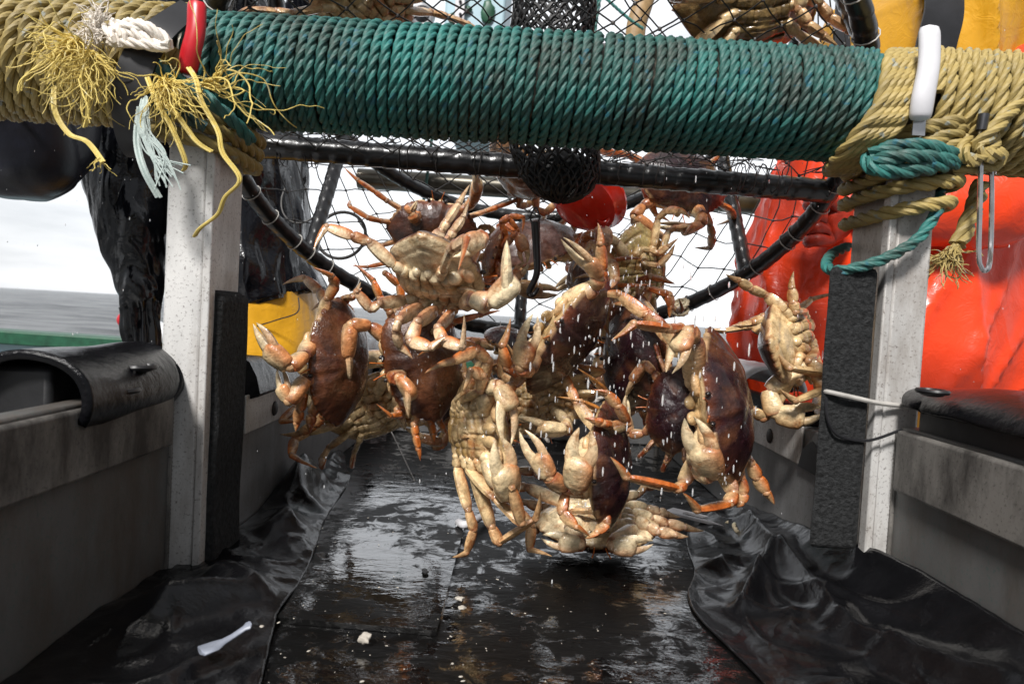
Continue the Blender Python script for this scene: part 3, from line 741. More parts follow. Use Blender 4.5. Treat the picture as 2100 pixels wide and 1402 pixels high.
# frayed yellow fibres
mb = MB()
fray(mb, P(160, 85, .745), (-0.35, -0.4, -0.6), 120, 0.075, 0.0010, 21, 0.8, 0.75)
fray(mb, P(190, 110, .745), (0.1, -0.3, -0.8), 95, 0.085, 0.0010, 22, 0.6, 0.55)
fray(mb, P(335, 165, .755), (0.6, -0.4, -0.5), 110, 0.07, 0.0010, 23, 0.6, 0.55)
fray(mb, P(420, 175, .755), (1.0, -0.2, 0.05), 26, 0.115, 0.0011, 24, 0.4, 0.22)
for pts in ([(120, 105, .74), (80, 135, .735), (45, 165, .735), (38, 188, .735)], [(110, 180, .74), (112, 230, .735), (140, 275, .735), (178, 292, .735), (210, 333, .735)],
            [(205, 165, .74), (180, 195, .735), (178, 235, .735), (172, 262, .735)], [(385, 140, .75), (400, 165, .745), (412, 210, .74), (445, 270, .74), (455, 315, .74), (490, 368, .745), (460, 405, .745), (445, 440, .75), (410, 468, .75), (398, 485, .755)],
            [(300, 160, .75), (320, 210, .745), (350, 262, .745), (378, 330, .75), (375, 350, .755)], [(330, 205, .75), (360, 235, .745), (400, 290, .745), (432, 312, .75)]):
    q = spline([P(*p) for p in pts], n=8); mb.tube(q, 0.0022, 6, flat=0.7); mb.tube([p + Vector((0.0018, 0.001, 0.0012)) for p in q], 0.0014, 5)
fray(mb, P(205, 325, .735), (0.3, 0, -0.8), 10, 0.02, 0.0006, 26, 0.4, 0.5)
tag(mb.build('frayed_yellow_fibres', M['fray'], origin=P(200, 120, .745)), 'bright yellow frayed strands hanging loose off the beam and post', 'rope strands')
mb = MB()
for i in range(24):
    rg = random.Random(60 + i); x = 295 + rg.uniform(-6, 8)
    q = spline([P(x, 205 + rg.uniform(-10, 10), .752), P(x + rg.uniform(-12, 6), 260, .745), P(x + rg.uniform(0, 45), 315, .745), P(x + rg.uniform(20, 90), 350 + rg.uniform(-20, 40), .75)], n=8)
    mb.tube(q, 0.0008, 5)
for dx in (-8, 0): mb.tube(spline([P(292 + dx, 220, .75), P(285 + dx, 290, .745), P(300 + dx, 350, .745), P(330 + dx, 405, .755)], n=8), 0.0021, 6)
tag(mb.build('frayed_pale_fibres', M['paleblue_fibre'], origin=P(292, 220, .75)), 'pale blue green unravelled strands hanging down the face of the post', 'rope strands')

# ------------------------------------------------------------------ crab pot
# face plane: hinge bar at BC, normal NIN points into the pot
BC = Vector((P(1090, 340, 1.13).x, 1.13, P(1090, 340, 1.13).z))
E1 = Vector((1, 0, 0)); TH = R(34)
E2 = Vector((0, -math.cos(TH), math.sin(TH)))       # up along the face
NIN = Vector((0, math.sin(TH), math.cos(TH)))        # into the pot
PR, PD = 0.50, 0.33
pot = empty('crab_pot', BC, 'round black wrapped crab pot tipped over the table with wire netting and open lid', 'crab pot')
def facept(a, b, dep=0.0): return BC + E1 * a + E2 * b + NIN * dep

def wrapped_tube(mb, pts, r, closed=False, pitch=0.028, n=14, seed=0):
    pts = resample(pts + ([pts[0]] if closed else []), 0.0035) if True else pts
    fr = frames(pts); rings = []; s0 = 0
    for i, (p, (t, a, b)) in enumerate(zip(pts, fr)):
        if i: s0 += (pts[i] - pts[i - 1]).length
        ring = []
        for j in range(n):
            q = 2 * math.pi * j / n
            ph = (s0 / pitch + q / (2 * math.pi)) % 1.0
            k = 1.0 + 0.10 * (1 - ph) + 0.05 * mnoise.noise(Vector((s0 * 30, q, seed)))
            ring.append(p + (a * math.cos(q) + b * math.sin(q)) * r * k)
        rings.append(ring)
    mb.loft(rings)
def circ(r, dep, n=120): return [facept(r * math.cos(2 * math.pi * k / n), r * math.sin(2 * math.pi * k / n), dep) for k in range(n)]
mb = MB(); wrapped_tube(mb, circ(PR, 0), 0.0145, True, seed=1); mb.build('mouth_hoop', M['rubber_wrap'], pot, angle=35)
mb = MB(); wrapped_tube(mb, circ(PR * 0.97, PD), 0.0145, True, seed=2); mb.build('base_hoop', M['rubber_wrap'], pot, angle=35)
mb = MB(); wrapped_tube(mb, [facept(-PR, 0.012), facept(0, -0.004), facept(PR, -0.02)], 0.0185, seed=3); mb.build('hinge_bar', M['rubber_wrap'], pot, angle=35)
for k, ang in enumerate((-90, -30, -148, 30, 148, 90)):
    c, s_ = math.cos(R(ang)), math.sin(R(ang))
    mb = MB(); wrapped_tube(mb, [facept(PR * c, PR * s_, 0), facept(PR * .97 * c, PR * .97 * s_, PD)], 0.0135, seed=4 + k); mb.build('upright', M['rubber_wrap'], pot, angle=35)

def net(mb, f, inside, cell, ext, r, seed, jit=0.12):
    rg = random.Random(seed); n = int(ext / cell) + 2; node = {}
    for i in range(-n, n + 1):
        for j in range(-n, n + 1):
            u = (i + j) * cell * 0.72 + rg.uniform(-1, 1) * jit * cell; v = (i - j) * cell * 0.60 + rg.uniform(-1, 1) * jit * cell
            node[i, j] = (u, v)
    for (i, j), (u, v) in node.items():
        for di, dj in ((1, 0), (0, 1)):
            q = node.get((i + di, j + dj))
            if q and inside(u, v) and inside(*q):
                a, b = f(u, v), f(*q); mid = f((u + q[0]) / 2, (v + q[1]) / 2) + Vector((rg.uniform(-1, 1), rg.uniform(-1, 1), rg.uniform(-1, 1))) * cell * 0.06
                mb.tube([a, mid, b], r, 4, cap=False)
        if inside(u, v):
            p = f(u, v); mb.ball(p, (r * 2.4, r * 2.4, r * 2.4), 5, 4)
# base net (far side), wall net, and net over the upper half of the mouth
mb = MB(); net(mb, lambda u, v: facept(u, v, PD + 0.02 * math.cos(u * 5) * math.cos(v * 5)), lambda u, v: math.hypot(u, v) < PR * 0.98, 0.062, 0.62, 0.0019, 1); mb.build('base_netting', M['wire'], pot)
mb = MB(); net(mb, lambda u, v: facept((PR - 0.012 * math.sin(v * 9)) * math.cos(u / PR), (PR - 0.012 * math.sin(v * 9)) * math.sin(u / PR), v + PD / 2), lambda u, v: abs(v) < PD / 2 and abs(u) < math.pi * PR, 0.064, 1.7, 0.0013, 2); mb.build('wall_netting', M['wire'], pot)
mb = MB(); net(mb, lambda u, v: facept(u, v, 0.015 * math.sin(u * 6)), lambda u, v: math.hypot(u, v) < PR * 0.99 and v > 0.0, 0.044, 0.62, 0.0012, 3); mb.build('mouth_netting', M['wire'], pot)
# loose lid netting bunched along the hinge bar
mb = MB(); rg = random.Random(5)
for i in range(90):
    a = rg.uniform(-PR, PR); pts = [facept(a, 0.02, 0.0) + Vector((0, -0.0, 0))]
    for k in range(3): pts.append(pts[-1] + Vector((rg.uniform(-.05, .05), rg.uniform(-.02, .03), rg.uniform(-.005, .035))))
    mb.tube(spline(pts, n=4), 0.0008, 4)
for i in range(34):
    a = rg.uniform(-PR, PR); c = facept(a, 0.0); q = [c + Vector((rg.uniform(-.002, .002), 0.0235 * math.cos(t), 0.0235 * math.sin(t))) for t in (2 * math.pi * k / 14 for k in range(14))]
    mb.tube(q, 0.0009, 4, closed=True)
mb.build('bunched_netting', M['wire'], pot)
# twine lashings round the hoops
for i in range(56):
    t = 2 * math.pi * (i + rg.uniform(-.3, .3)) / 56; rr = PR
    c = facept(rr * math.cos(t), rr * math.sin(t), 0); e = (E1 * math.cos(t) + E2 * math.sin(t))
    q = [c + (e * math.cos(s) + NIN * math.sin(s)) * 0.0172 for s in (2 * math.pi * k / 12 for k in range(12))]
    mb = MB(); mb.tube(q, 0.0011, 4, closed=True); mb.build('twine_lashing', M['twine'], pot, origin=c)
# escape ring
ec = P(700, 482, 1.60); mb = MB()
q = [ec + Vector((0.056 * math.cos(t), 0.02 * math.sin(t), 0.056 * math.sin(t))) for t in (2 * math.pi * k / 40 for k in range(40))]
mb.tube(q, 0.0040, 8, closed=True); mb.build('escape_ring', M['wire'], pot)
ec = P(622, 405, 1.62); mb = MB()
q = [ec + Vector((0.05 * math.cos(t), 0.035 * math.sin(t), 0.065 * math.sin(t))) for t in (math.pi * (0.9 + k / 22) for k in range(24))]
mb.tube(q, 0.0022, 8); mb.build('trigger_wire', M['wire'], pot)
# bait hook of black cord in the middle
mb = MB(); mb.tube(spline([P(1097, 425, 1.22), P(1088, 445, 1.22), P(1092, 462, 1.22)], n=6), 0.0018, 6); mb.tube(spline([P(1100, 425, 1.22), P(1106, 445, 1.22), P(1102, 462, 1.22)], n=6), 0.0018, 6)
mb.tube(spline([P(1098, 455, 1.22), P(1100, 500, 1.22), P(1101, 560, 1.22), P(1085, 598, 1.22), P(1094, 604, 1.22), P(1104, 590, 1.22)], n=6), 0.0085, 10, rfun=lambda t: 1.0 - 0.6 * t)
tag(mb.build('bait_hook', M['rubber_wrap'], origin=P(1098, 455, 1.22)), 'black rubber bait hook hanging on a thin cord under the bait bag', 'hook')

# bait bag: net bag with rounded foot hanging behind the beam
bag = empty('bait_bag', P(1140, 150, 1.03), 'black knitted mesh bait bag hanging in front of the red float', 'bait bag')
bt, bb = P(1122, -60, 1.03), P(1142, 415, 1.03)
def bagpt(u, v):
    z = bt.z + (bb.z - bt.z) * v
    r = 0.060 * (1 - 0.05 * math.sin(v * 7)) if v < 0.80 else 0.060 * math.sqrt(max(0.0, 1 - ((v - 0.80) / 0.20) ** 2))
    a = 2 * math.pi * u; x = bt.x + (bb.x - bt.x) * v + 0.006 * math.sin(v * 9)
    return Vector((x + r * math.cos(a) * (1.05 + 0.06 * math.sin(v * 14 + a)), bt.y + r * 0.7 * math.sin(a), z))
mb = MB(); rg = random.Random(9)
NU, NV = 26, 38
nd = {(i, j): bagpt((i + 0.5 * (j % 2) + rg.uniform(-.22, .22)) / NU, min(1, max(0, (j + rg.uniform(-.25, .25)) / NV))) for i in range(NU) for j in range(NV + 1)}
for j in range(NV):
    for i in range(NU):
        a = nd[i, j]; i2 = (i + 1) % NU if j % 2 else (i - 1) % NU
        for q in (nd[i, j + 1], nd[i2, j + 1]):
            mb.tube([a, (a + q) / 2 + Vector((rg.uniform(-.001, .001), rg.uniform(-.002, .0), rg.uniform(-.002, .002))), q], rg.uniform(0.0015, 0.0030), 5, cap=False)
mb.build('mesh_bag', M['netbag'], bag)
mb = MB(); mb.ball((bb.x, bt.y, bb.z + 0.040), (0.045, 0.030, 0.036), 20, 12)
for i in range(len(mb.v)):
    p = Vector(mb.v[i]); n = mnoise.noise(p * 60) * 0.006; mb.v[i] = tuple(p + Vector((n, n, n)))
mb.build('bait', M['netbag'], bag)

# red plastic float/funnel bowl behind the bag
fc = P(1205, 402, 1.30)
flo = empty('red_float', fc, 'translucent red plastic bowl shaped float with a small lug beside the bait bag', 'float')
ax = Vector((-0.45, -0.50, -0.70)).normalized()
q0 = ax.to_track_quat('Z', 'Y').to_matrix()
mb = MB(); rings = []
for k in range(15):
    th = math.pi * k / 14; prof = math.sin(th) ** 0.85
    r = 0.070 * prof * (1.0 + (0.14 if 6 <= k <= 7 else 0.0) + (.05 if k > 7 and k % 2 else 0)); zz = -math.cos(th) * (0.052 if k > 7 else .030)
    rings.append([fc + q0 @ Vector((r * math.cos(a), r * math.sin(a), zz)) for a in (2 * math.pi * j / 36 for j in range(36))])
mb.loft(rings); mb.build('bowl', M['buoyred'], flo)
lc = P(1236, 445, 1.27); mb = MB(); mb.tube([lc + Vector((0.010 * math.cos(t), 0, 0.010 * math.sin(t))) for t in (2 * math.pi * k / 18 for k in range(18))], 0.0035, 8, closed=True); mb.build('lug', M['buoyred'], flo)

# ------------------------------------------------------------------ crabs
CREAM = (0.76, 0.55, 0.29); PALE = (0.85, 0.69, 0.44); ORANGE = (0.60, 0.155, 0.025); DKOR = (0.30, 0.062, 0.016); PURP = (0.13, 0.03, 0.035); TIP = (0.34, 0.13, 0.04)
MAROON = (0.024, 0.006, 0.010); BROWN = (0.075, 0.025, 0.016); TANB = (0.115, 0.040, 0.018); GREYB = (0.15, 0.095, 0.085)
def lerp3(a, b, t): t = max(0, min(1, t)); return tuple(x + (y - x) * t for x, y in zip(a, b))
HALF = [Vector(p) for p in ((0, .058, 0), (.012, .059, 0), (.022, .055, 0), (.036, .055, 0), (.052, .050, 0), (.067, .040, 0), (.080, .026, 0), (.090, .009, 0), (.0965, -.008, 0), (.088, -.022, 0), (.074, -.040, 0), (.058, -.056, 0), (.040, -.066, 0), (0, -.070, 0))]
def carapace_outline():
    pts = spline(HALF, n=6); out = []
    for p in pts:
        q = p.copy()
        if q.y > -0.012 and q.x > 0.03:
            s = math.atan2(q.y + 0.01, q.x) / 1.25 * 9.5
            f = 1 + 0.038 * ((s % 1.0) - 0.3); q *= f
        out.append((q, p))
    half = out + [(Vector((-a.x, a.y, 0)), Vector((-b.x, b.y, 0))) for a, b in reversed(out[1:-1])]
    return [a for a, b in half], [b for a, b in half]
OUT, OUTS = carapace_outline()

def seg(mb, p0, p1, nu, w, h, ctop, cbot, prof, jcol=None, m=8, n=10, bend=0.0):
    """one shell segment: width w (thin), height h along nu; flat elliptical, tapered by prof(t)"""
    d = p1 - p0; L = d.length
    if L < 1e-5: return
    t = d / L; nu = (nu - t * nu.dot(t))
    if nu.length < 1e-3: nu = Vector((0.3, 0.5, 0.8)) - t * t.dot(Vector((0.3, 0.5, 0.8)))
    nu.normalize(); sd_ = t.cross(nu)
    rings = []; cols = []
    for i in range(m + 1):
        s = i / m; k = prof(s); c = p0 + d * s + nu * bend * L * 4 * s * (1 - s)
        rg_ = []; cl = []
        for j in range(n):
            a = 2 * math.pi * j / n; ca, sa = math.cos(a), math.sin(a)
            rg_.append(c + nu * (h * k * sa) + sd_ * (w * k * math.copysign(abs(ca) ** 0.65, ca)))
            col = lerp3(cbot, ctop, (sa + 0.20) / 1.15)
            if jcol is not None:
                e = max(0, (s - 0.80) / 0.20) * 0.75; col = lerp3(col, jcol, e)
            cl.append(col)
        rings.append(rg_); cols.append(cl)
    mb.loft(rings, cols)

pr_merus = lambda s: (0.74 + 0.30 * math.sin(math.pi * min(1, s * 0.9 + 0.06))) * (0.7 if s < 0.01 else 0.82 if s > 0.99 else 1)
pr_short = lambda s: (0.76 + 0.26 * s + 0.06 * math.sin(math.pi * s)) * (0.8 if s < 0.01 or s > 0.99 else 1)
pr_prop = lambda s: (0.85 + 0.25 * math.sin(math.pi * s) - 0.22 * s) * (0.75 if s < 0.01 or s > 0.99 else 1)
pr_dact = lambda s: max(0.03, (1 - s) ** 0.75)
pr_palm = lambda s: (0.66 + 0.46 * math.sin(math.pi * (0.10 + 0.66 * s))) * (0.72 if s < 0.01 else 0.55 if s > 0.99 else 0.85 if s > .91 else 1)

def finger(mb, p0, p1, nu, w, h, c0, c1, curve, n=8, m=9):
    d = p1 - p0; L = d.length; t = d / L; nu = (nu - t * nu.dot(t)).normalized(); sd_ = t.cross(nu)
    rings = []; cols = []
    for i in range(m + 1):
        s = i / m; c = p0 + d * s + nu * curve * L * 4 * s * (1 - s); k = max(0.05, (1 - s ** 2.2) ** 0.8)
        tooth = 1 + 0.12 * math.sin(s * 22)
        rings.append([c + nu * h * k * math.sin(a) * (tooth if math.sin(a) * -curve > 0 else 1) + sd_ * w * k * math.cos(a) for a in (2 * math.pi * j / n for j in range(n))])
        cols.append([lerp3(c0, c1, s * 1.1)] * n)
    mb.loft(rings, cols)

def build_leg(mb, J, nus, sz, ctop, cbot, tip):
    """J: base, coxa end, merus end, carpus end, propodus end, dactyl tip"""
    mb.ball(J[0] + (J[1] - J[0]) * .2, (0.0085 * sz, 0.0075 * sz, 0.009 * sz), 8, 6, col=cbot)
    seg(mb, J[0], J[1], nus[0], .0075 * sz, .0085 * sz, lerp3(ctop, cbot, .5), cbot, pr_short, m=5)
    seg(mb, J[1], J[2], nus[1], .0056 * sz, .0102 * sz, lerp3(ctop, cbot, .35), cbot, pr_merus, jcol=PURP, m=10)
    seg(mb, J[2], J[3], nus[2], .0058 * sz, .0086 * sz, ctop, lerp3(cbot, ctop, .2), pr_short, jcol=DKOR, m=6)
    seg(mb, J[3], J[4], nus[3], .0050 * sz, .0088 * sz, lerp3(ctop, ORANGE, .4), lerp3(cbot, ctop, .25), pr_prop)
    seg(mb, J[4], J[5], nus[4], .0038 * sz, .0060 * sz, lerp3(ctop, TIP, .4), lerp3(cbot, TIP, .45), pr_dact, bend=0.05)
    for q, k in ((J[2], .0064), (J[3], .0062), (J[4], .0052)): mb.ball(q, (k * sz,) * 3, 7, 5, col=lerp3(cbot, DKOR, .6))

def build_claw(mb, J, nus, sz, ctop, cbot, gape=0.35):
    """J: base, merus end, carpus end, palm end, finger tip"""
    mb.ball(J[0], (0.011 * sz,) * 3, 8, 6, col=cbot)
    seg(mb, J[0], J[1], nus[0], .0105 * sz, .0135 * sz, ctop, cbot, pr_merus, jcol=PURP)
    seg(mb, J[1], J[2], nus[1], .0110 * sz, min(.0145, .42 * (J[2] - J[1]).length + .004), ctop, cbot, pr_short, jcol=DKOR, m=6)
    mb.ball(J[2], (0.0078 * sz,) * 3, 8, 6, col=lerp3(cbot, ctop, .5))
    Lp = (J[3] - J[2]).length; hp_ = min(.0185, .30 * Lp + .0035); kf = hp_ / .0185
    seg(mb, J[2], J[3], nus[2], .0112 * sz * kf, hp_, ctop, cbot, pr_palm, m=12, n=16)
    d = (J[4] - J[3]); L = d.length; t = (J[3] - J[2]).normalized(); nu = nus[2] - t * nus[2].dot(t); nu.normalize()
    mid = J[3]; dirn = d.normalized(); nf = (nu - dirn * nu.dot(dirn)).normalized()
    finger(mb, mid - nu * .0070 * kf - t * .020 * sz, mid + dirn * L - nf * (.003 + gape * L * .12), -nf, .0078 * kf, .0108 * kf, cbot, PALE, 0.09)
    finger(mb, mid + nu * .0080 * kf - t * .016 * sz, mid + dirn * L * 0.97 + nf * (.002 + gape * L * .22), nf, .0068 * kf, .0092 * kf, lerp3(ctop, cbot, .3), lerp3(PALE, cbot, .3), 0.12)

def sst(a, b, x): t = max(0.0, min(1.0, (x - a) / (b - a))); return t * t * (3 - 2 * t)
def ventral(x, y, r, seed):
    """underside relief: sternal plates with grooves, folded tail flap, cheek plates; returns height and how dirty the groove is"""
    z = -.003 - .019 * (1 - r ** 3.0)
    ax = abs(x); dirt = 0.0
    st = (1 - sst(.030, .040, ax)) * sst(-.064, -.054, y) * (1 - sst(.030, .040, y))
    z -= .0085 * st
    # plates: grooves fan out from the midline
    yy = y + .22 * (ax - .018) * (1 if y > -.01 else -.6)
    g = abs(((yy + .052) / .0165) % 1.0 - 0.5) * 2                        # 1 in a groove, 0 at plate centre
    gr = sst(.72, 1.0, g) * st * sst(.004, .012, ax)
    z += .0042 * gr - .0016 * (1 - g) * st; dirt += .55 * gr
    mg = math.exp(-(ax / .0022) ** 2) * st * (1 if y > -.005 else 0); z += .003 * mg; dirt += .35 * mg
    lat = math.exp(-((ax - .0215) / .0018) ** 2) * st; z += .0022 * lat; dirt += .25 * lat
    # tail flap: narrow triangle lying on the plates
    if y < .006 and y > -.066:
        hw = .0045 + .0155 * ((.006 - y) / .072) ** .8
        e = sst(hw + .0016, hw - .0012, ax) if False else 1 - sst(hw - .0012, hw + .0016, ax)
        k = abs(((y + .066) / .0115) % 1.0 - .5) * 2
        z -= .0034 * e * (1 - .55 * sst(.78, 1.0, k)); dirt = dirt * (1 - e) + e * .4 * sst(.78, 1.0, k)
        rimk = math.exp(-((ax - hw) / .0014) ** 2); z += .0016 * rimk; dirt += .45 * rimk
    # cheek fold in front of the legs
    ch = math.exp(-((r - .80) / .03) ** 2) * (1 if y > -.01 else .4); z += .0028 * ch; dirt += .35 * ch
    z += .0010 * mnoise.noise(Vector((x * 90, y * 90, seed + 9)))
    return z, min(.8, dirt)
ELEV = {'splay': (.30, -.05, -.55, -.95), 'hang': (-.55, -.85, -1.1, -1.4), 'curl': (.35, -.55, -1.7, -2.5), 'reach': (.15, .15, 0., -.25), 'flat': (.08, .0, -.12, -.35), 'limp': (-.15, -.5, -.8, -1.0)}
CRABS = 'crabs tumbling out of the pot'
def crab(label, px, py, d, fwd, up, scale=1.0, shell=BROWN, ltop=ORANGE, lbot=CREAM, pose='splay', claws=('fold', 'fold'), legs=None, seed=0, gape=(0.3, 0.3), belly=CREAM, group=CRABS):
    rg = random.Random(seed * 13 + 5); legs = legs or {}
    pos = P(px, py, d)
    toW = lambda v: Vector((v[0], -v[2], v[1]))
    F_ = toW(fwd).normalized(); U_ = toW(up); U_ = (U_ - F_ * U_.dot(F_)).normalized(); X_ = F_.cross(U_).normalized()
    M3 = Matrix((X_, F_, U_)).transposed(); Mi = M3.inverted()
    loc = lambda x, y, dd: (Mi @ (P(x, y, d + dd) - pos)) / scale
    mb = MB()
    # ---- body
    yc = -.006
    def ringp(r, z):
        k = max(0.0, (r - .93) / .07)
        return [Vector(((a.x * k + b.x * (1 - k)) * r, ((a.y * k + b.y * (1 - k)) - yc) * r + yc, z)) for a, b in zip(OUT, OUTS)]
    rings = []; cols = []
    rim = lerp3(shell, ORANGE, .30)
    for r in (0.02, 0.15, 0.3, 0.45, 0.6, 0.72, 0.82, 0.9, 0.95, 0.985, 1.0):
        rr = []; cc = []
        for p in ringp(r, 0):
            z = .031 * (1 - r ** 2.3) ** 0.75
            g = lambda cx, cy, s, h: h * math.exp(-((p.x - cx) ** 2 + (p.y - cy) ** 2) / s ** 2)
            k = 1 - r ** 4
            z += k * (g(0, .022, .018, .004) + g(.042, -.008, .022, .0045) + g(-.042, -.008, .022, .0045) + g(0, -.035, .02, .003) - g(.018, .004, .008, .0035) - g(-.018, .004, .008, .0035) - g(0, -.012, .007, .002))
            z += .0012 * mnoise.noise(Vector((p.x * 60, p.y * 60, seed)))
            rr.append(Vector((p.x, p.y, z)))
            f = fbm((p.x, p.y, seed), 26, seed)
            cc.append(lerp3(lerp3(shell, lerp3(shell, rim, .8), r ** 9), tuple(c * 0.55 for c in shell), .5 + f) if f < .12 else lerp3(shell, (0.15, 0.055, 0.022), (f - .12) * 1.6) if r < .97 else lerp3(rim, CREAM, .45))
        rings.append(rr); cols.append(cc)
    for r in [0.985, 0.965, 0.945] + [0.92 - .022 * k for k in range(41)]:
        rr = []; cc = []
        for p in ringp(r, 0):
            z, dirt = ventral(p.x, p.y, r, seed)
            rr.append(Vector((p.x, p.y, z))); cc.append(lerp3(lerp3(belly, (0.40, 0.25, 0.09), .22 + fbm((p.x, p.y, seed + 3), 34, seed)), (0.16, 0.085, 0.03), dirt))
        rings.append(rr); cols.append(cc)
    mb.loft(rings, cols)
    # sternum plates, pleon, mouthparts, eyes
    for sx in (-1, 1):
        mb.ball((sx * .0092, .043, -.0235), (.0085, .0155, .0050), 10, 8, None, lerp3(belly, (0.45, 0.26, 0.10), .35))
        mb.ball((sx * .030, .046, -.013), (.015, .009, .006), 10, 7, None, lerp3(belly, ORANGE, .2))
        mb.ball((sx * .017, .060, .004), (.0034, .0048, .0034), 8, 6, None, (0.012, 0.008, 0.008))
        mb.tube([Vector((sx * .008, .058, .001)), Vector((sx * .010, .069, .003)), Vector((sx * .013, .079, .004))], .0011, 5)
        mb.c[-15:] = [ORANGE] * 15
    # ---- legs
    e = ELEV[pose]
    for sx in (-1, 1):
        for i in range(4):
            key = ('R' if sx > 0 else 'L') + str(i + 1)
            base = Vector((sx * (.036 - .0015 * i), .012 - .0165 * i, -.0225)); az = R((28, 4, -20, -44)[i] + rg.uniform(-7, 7))
            lf = (1.0, 1.08, 1.02, .80)[i]
            hd = Vector((sx * math.cos(az), math.sin(az), 0)); J = [base, base + (hd * .95 + Vector((0, 0, .0))) * .020]
            if key in legs:
                pts = [loc(*q) for q in legs[key]]
                J[1] = base + ((pts[0] - base).normalized() * .7 + hd * .35).normalized() * .018
                J += pts
                nus = []
                bn = Vector((0, 0, 0))
                for a, b, c in zip(J, J[1:], J[2:]): bn += (b - a).cross(c - b)
                for a, b in zip(J, J[1:]):
                    t = (b - a).normalized(); nu = Vector((0, 0, 1)) - t * t.z
                    if nu.length < 0.35:
                        n2 = bn.cross(t); nu = n2.normalized() * (1 if n2.dot(hd) >= 0 else -1) if n2.length > 1e-9 else hd
                    nus.append(nu.normalized())
            else:
                nus = [Vector((0, 0, 1))]
                j_ = [rg.uniform(-.38, .38) for _ in range(4)]; lens = (.056, .026, .043, .046); da = rg.uniform(-.22, .22)
                for k in range(4):
                    el = e[k] + j_[k] * (1 + .6 * k * .4); h2 = Vector((sx * math.cos(az + da * k), math.sin(az + da * k), 0))
                    J.append(J[-1] + (h2 * math.cos(el) + Vector((0, 0, 1)) * math.sin(el)) * lens[k] * lf)
                    nus.append(Vector((0, 0, 1)) * math.cos(el) - h2 * math.sin(el))
            build_leg(mb, J, nus, lf ** .5, ltop, lbot, TIP)
        key = 'CR' if sx > 0 else 'CL'; base = Vector((sx * .033, .030, -.0195)); gp = gape[0 if sx < 0 else 1]
        if key in legs:
            J = [base] + [loc(*q) for q in legs[key]]
            nus = []
            for a, b in zip(J, J[1:]):
                t = (b - a).normalized(); nu = Vector((0, 0, 1)) - t * t.z
                if nu.length < 0.4: nu = Vector((0, 1, 0.2)) - t * t.dot(Vector((0, 1, .2)))
                nus.append(nu.normalized())
        else:
            pz_ = claws[0 if sx < 0 else 1]
            D = {'fold': ((.80, .60, .0), (.35, .93, -.1), (-.86, .42, -.30), (-.95, .10, -.30)),
                 'reach': ((.55, .82, .1), (.35, .93, .1), (.10, .98, -.10), (-.25, .95, -.15)),
                 'tuck': ((.75, .62, -.25), (.2, .75, -.6), (-.75, .0, -.62), (-.85, -.35, -.40)),
                 'up': ((.7, .6, .35), (.45, .7, .55), (.0, .75, .66), (-.2, .8, .55))}[pz_]
            J = [base]; nus = []
            for k, L in enumerate((.043, .028, .052, .040)):
                v = Vector(D[k]) + Vector((rg.uniform(-.14, .14), rg.uniform(-.14, .14), rg.uniform(-.14, .14))); v.normalize(); v.x *= sx
                J.append(J[-1] + v * L); nu = Vector((0, 0, 1)) - v * v.z
                if nu.length < .3: nu = Vector((0, 1, 0))
                nus.append(nu.normalized())
        build_claw(mb, J, nus, 1.0, lerp3(ltop, lbot, .25), lerp3(lbot, PALE, .4), gp)
    o = mb.build('crab', M['crab'], angle=50)
    o.matrix_world = Matrix.Translation(pos) @ (M3 * scale).to_4x4()
    return tag(o, label, 'crab', group)

DK = dict(shell=MAROON, ltop=(0.46, 0.115, 0.022))
# --- the falling heap, nearest ones with joints read off one by one
crab('tan brown crab dropping on edge beside the yellow bib, orange claw raised to the post', 690, 742, .95, (-.42, 0, .90), (.90, .05, .42), .94, TANB, pose='hang', claws=('tuck', 'fold'), seed=1,
     legs={'R1': [(672, 612, -.02), (688, 583, -.03), (680, 566, -.04), (640, 548, -.05)], 'R2': [(690, 628, .02), (712, 612, .02), (722, 608, .0), (742, 590, .0)],
           'CR': [(625, 728, -.06), (594, 752, -.08), (545, 712, -.08), (522, 662, -.08)], 'CL': [(628, 775, -.05), (592, 822, -.06), (575, 790, -.06), (572, 752, -.05)],
           'L1': [(625, 800, -.01), (615, 840, -.01), (608, 868, .0), (606, 884, .0)], 'L2': [(650, 820, .0), (640, 850, .0), (635, 872, .0), (634, 888, .0)]})
crab('big pale crab showing its cream belly, one curved white claw spread above all the others', 908, 564, .86, (.95, -.10, .22), (.10, .88, -.46), .92, BROWN, lbot=PALE, belly=PALE, seed=2, pose='splay', gape=(.5, .3),
     legs={'R3': [(905, 474, -.01), (916, 455, -.01), (942, 415, -.01), (964, 378, -.01)], 'R2': [(920, 490, .03), (930, 474, .03), (951, 445, .03), (963, 410, .03)],
           'L3': [(818, 655, -.05), (812, 680, -.05), (822, 712, -.04), (846, 735, -.04)], 'L2': [(856, 660, -.06), (842, 700, -.07), (884, 712, -.08), (915, 690, -.08)],
           'L1': [(898, 672, -.06), (908, 698, -.07), (948, 712, -.08), (952, 642, -.08)], 'L4': [(778, 622, -.02), (760, 634, -.02), (731, 598, -.03), (740, 578, -.03)],
           'CL': [(968, 614, -.06), (1004, 622, -.07), (1060, 572, -.08), (1038, 494, -.08)], 'CR': [(975, 500, -.03), (988, 490, -.05), (958, 500, -.07), (925, 522, -.07)]})
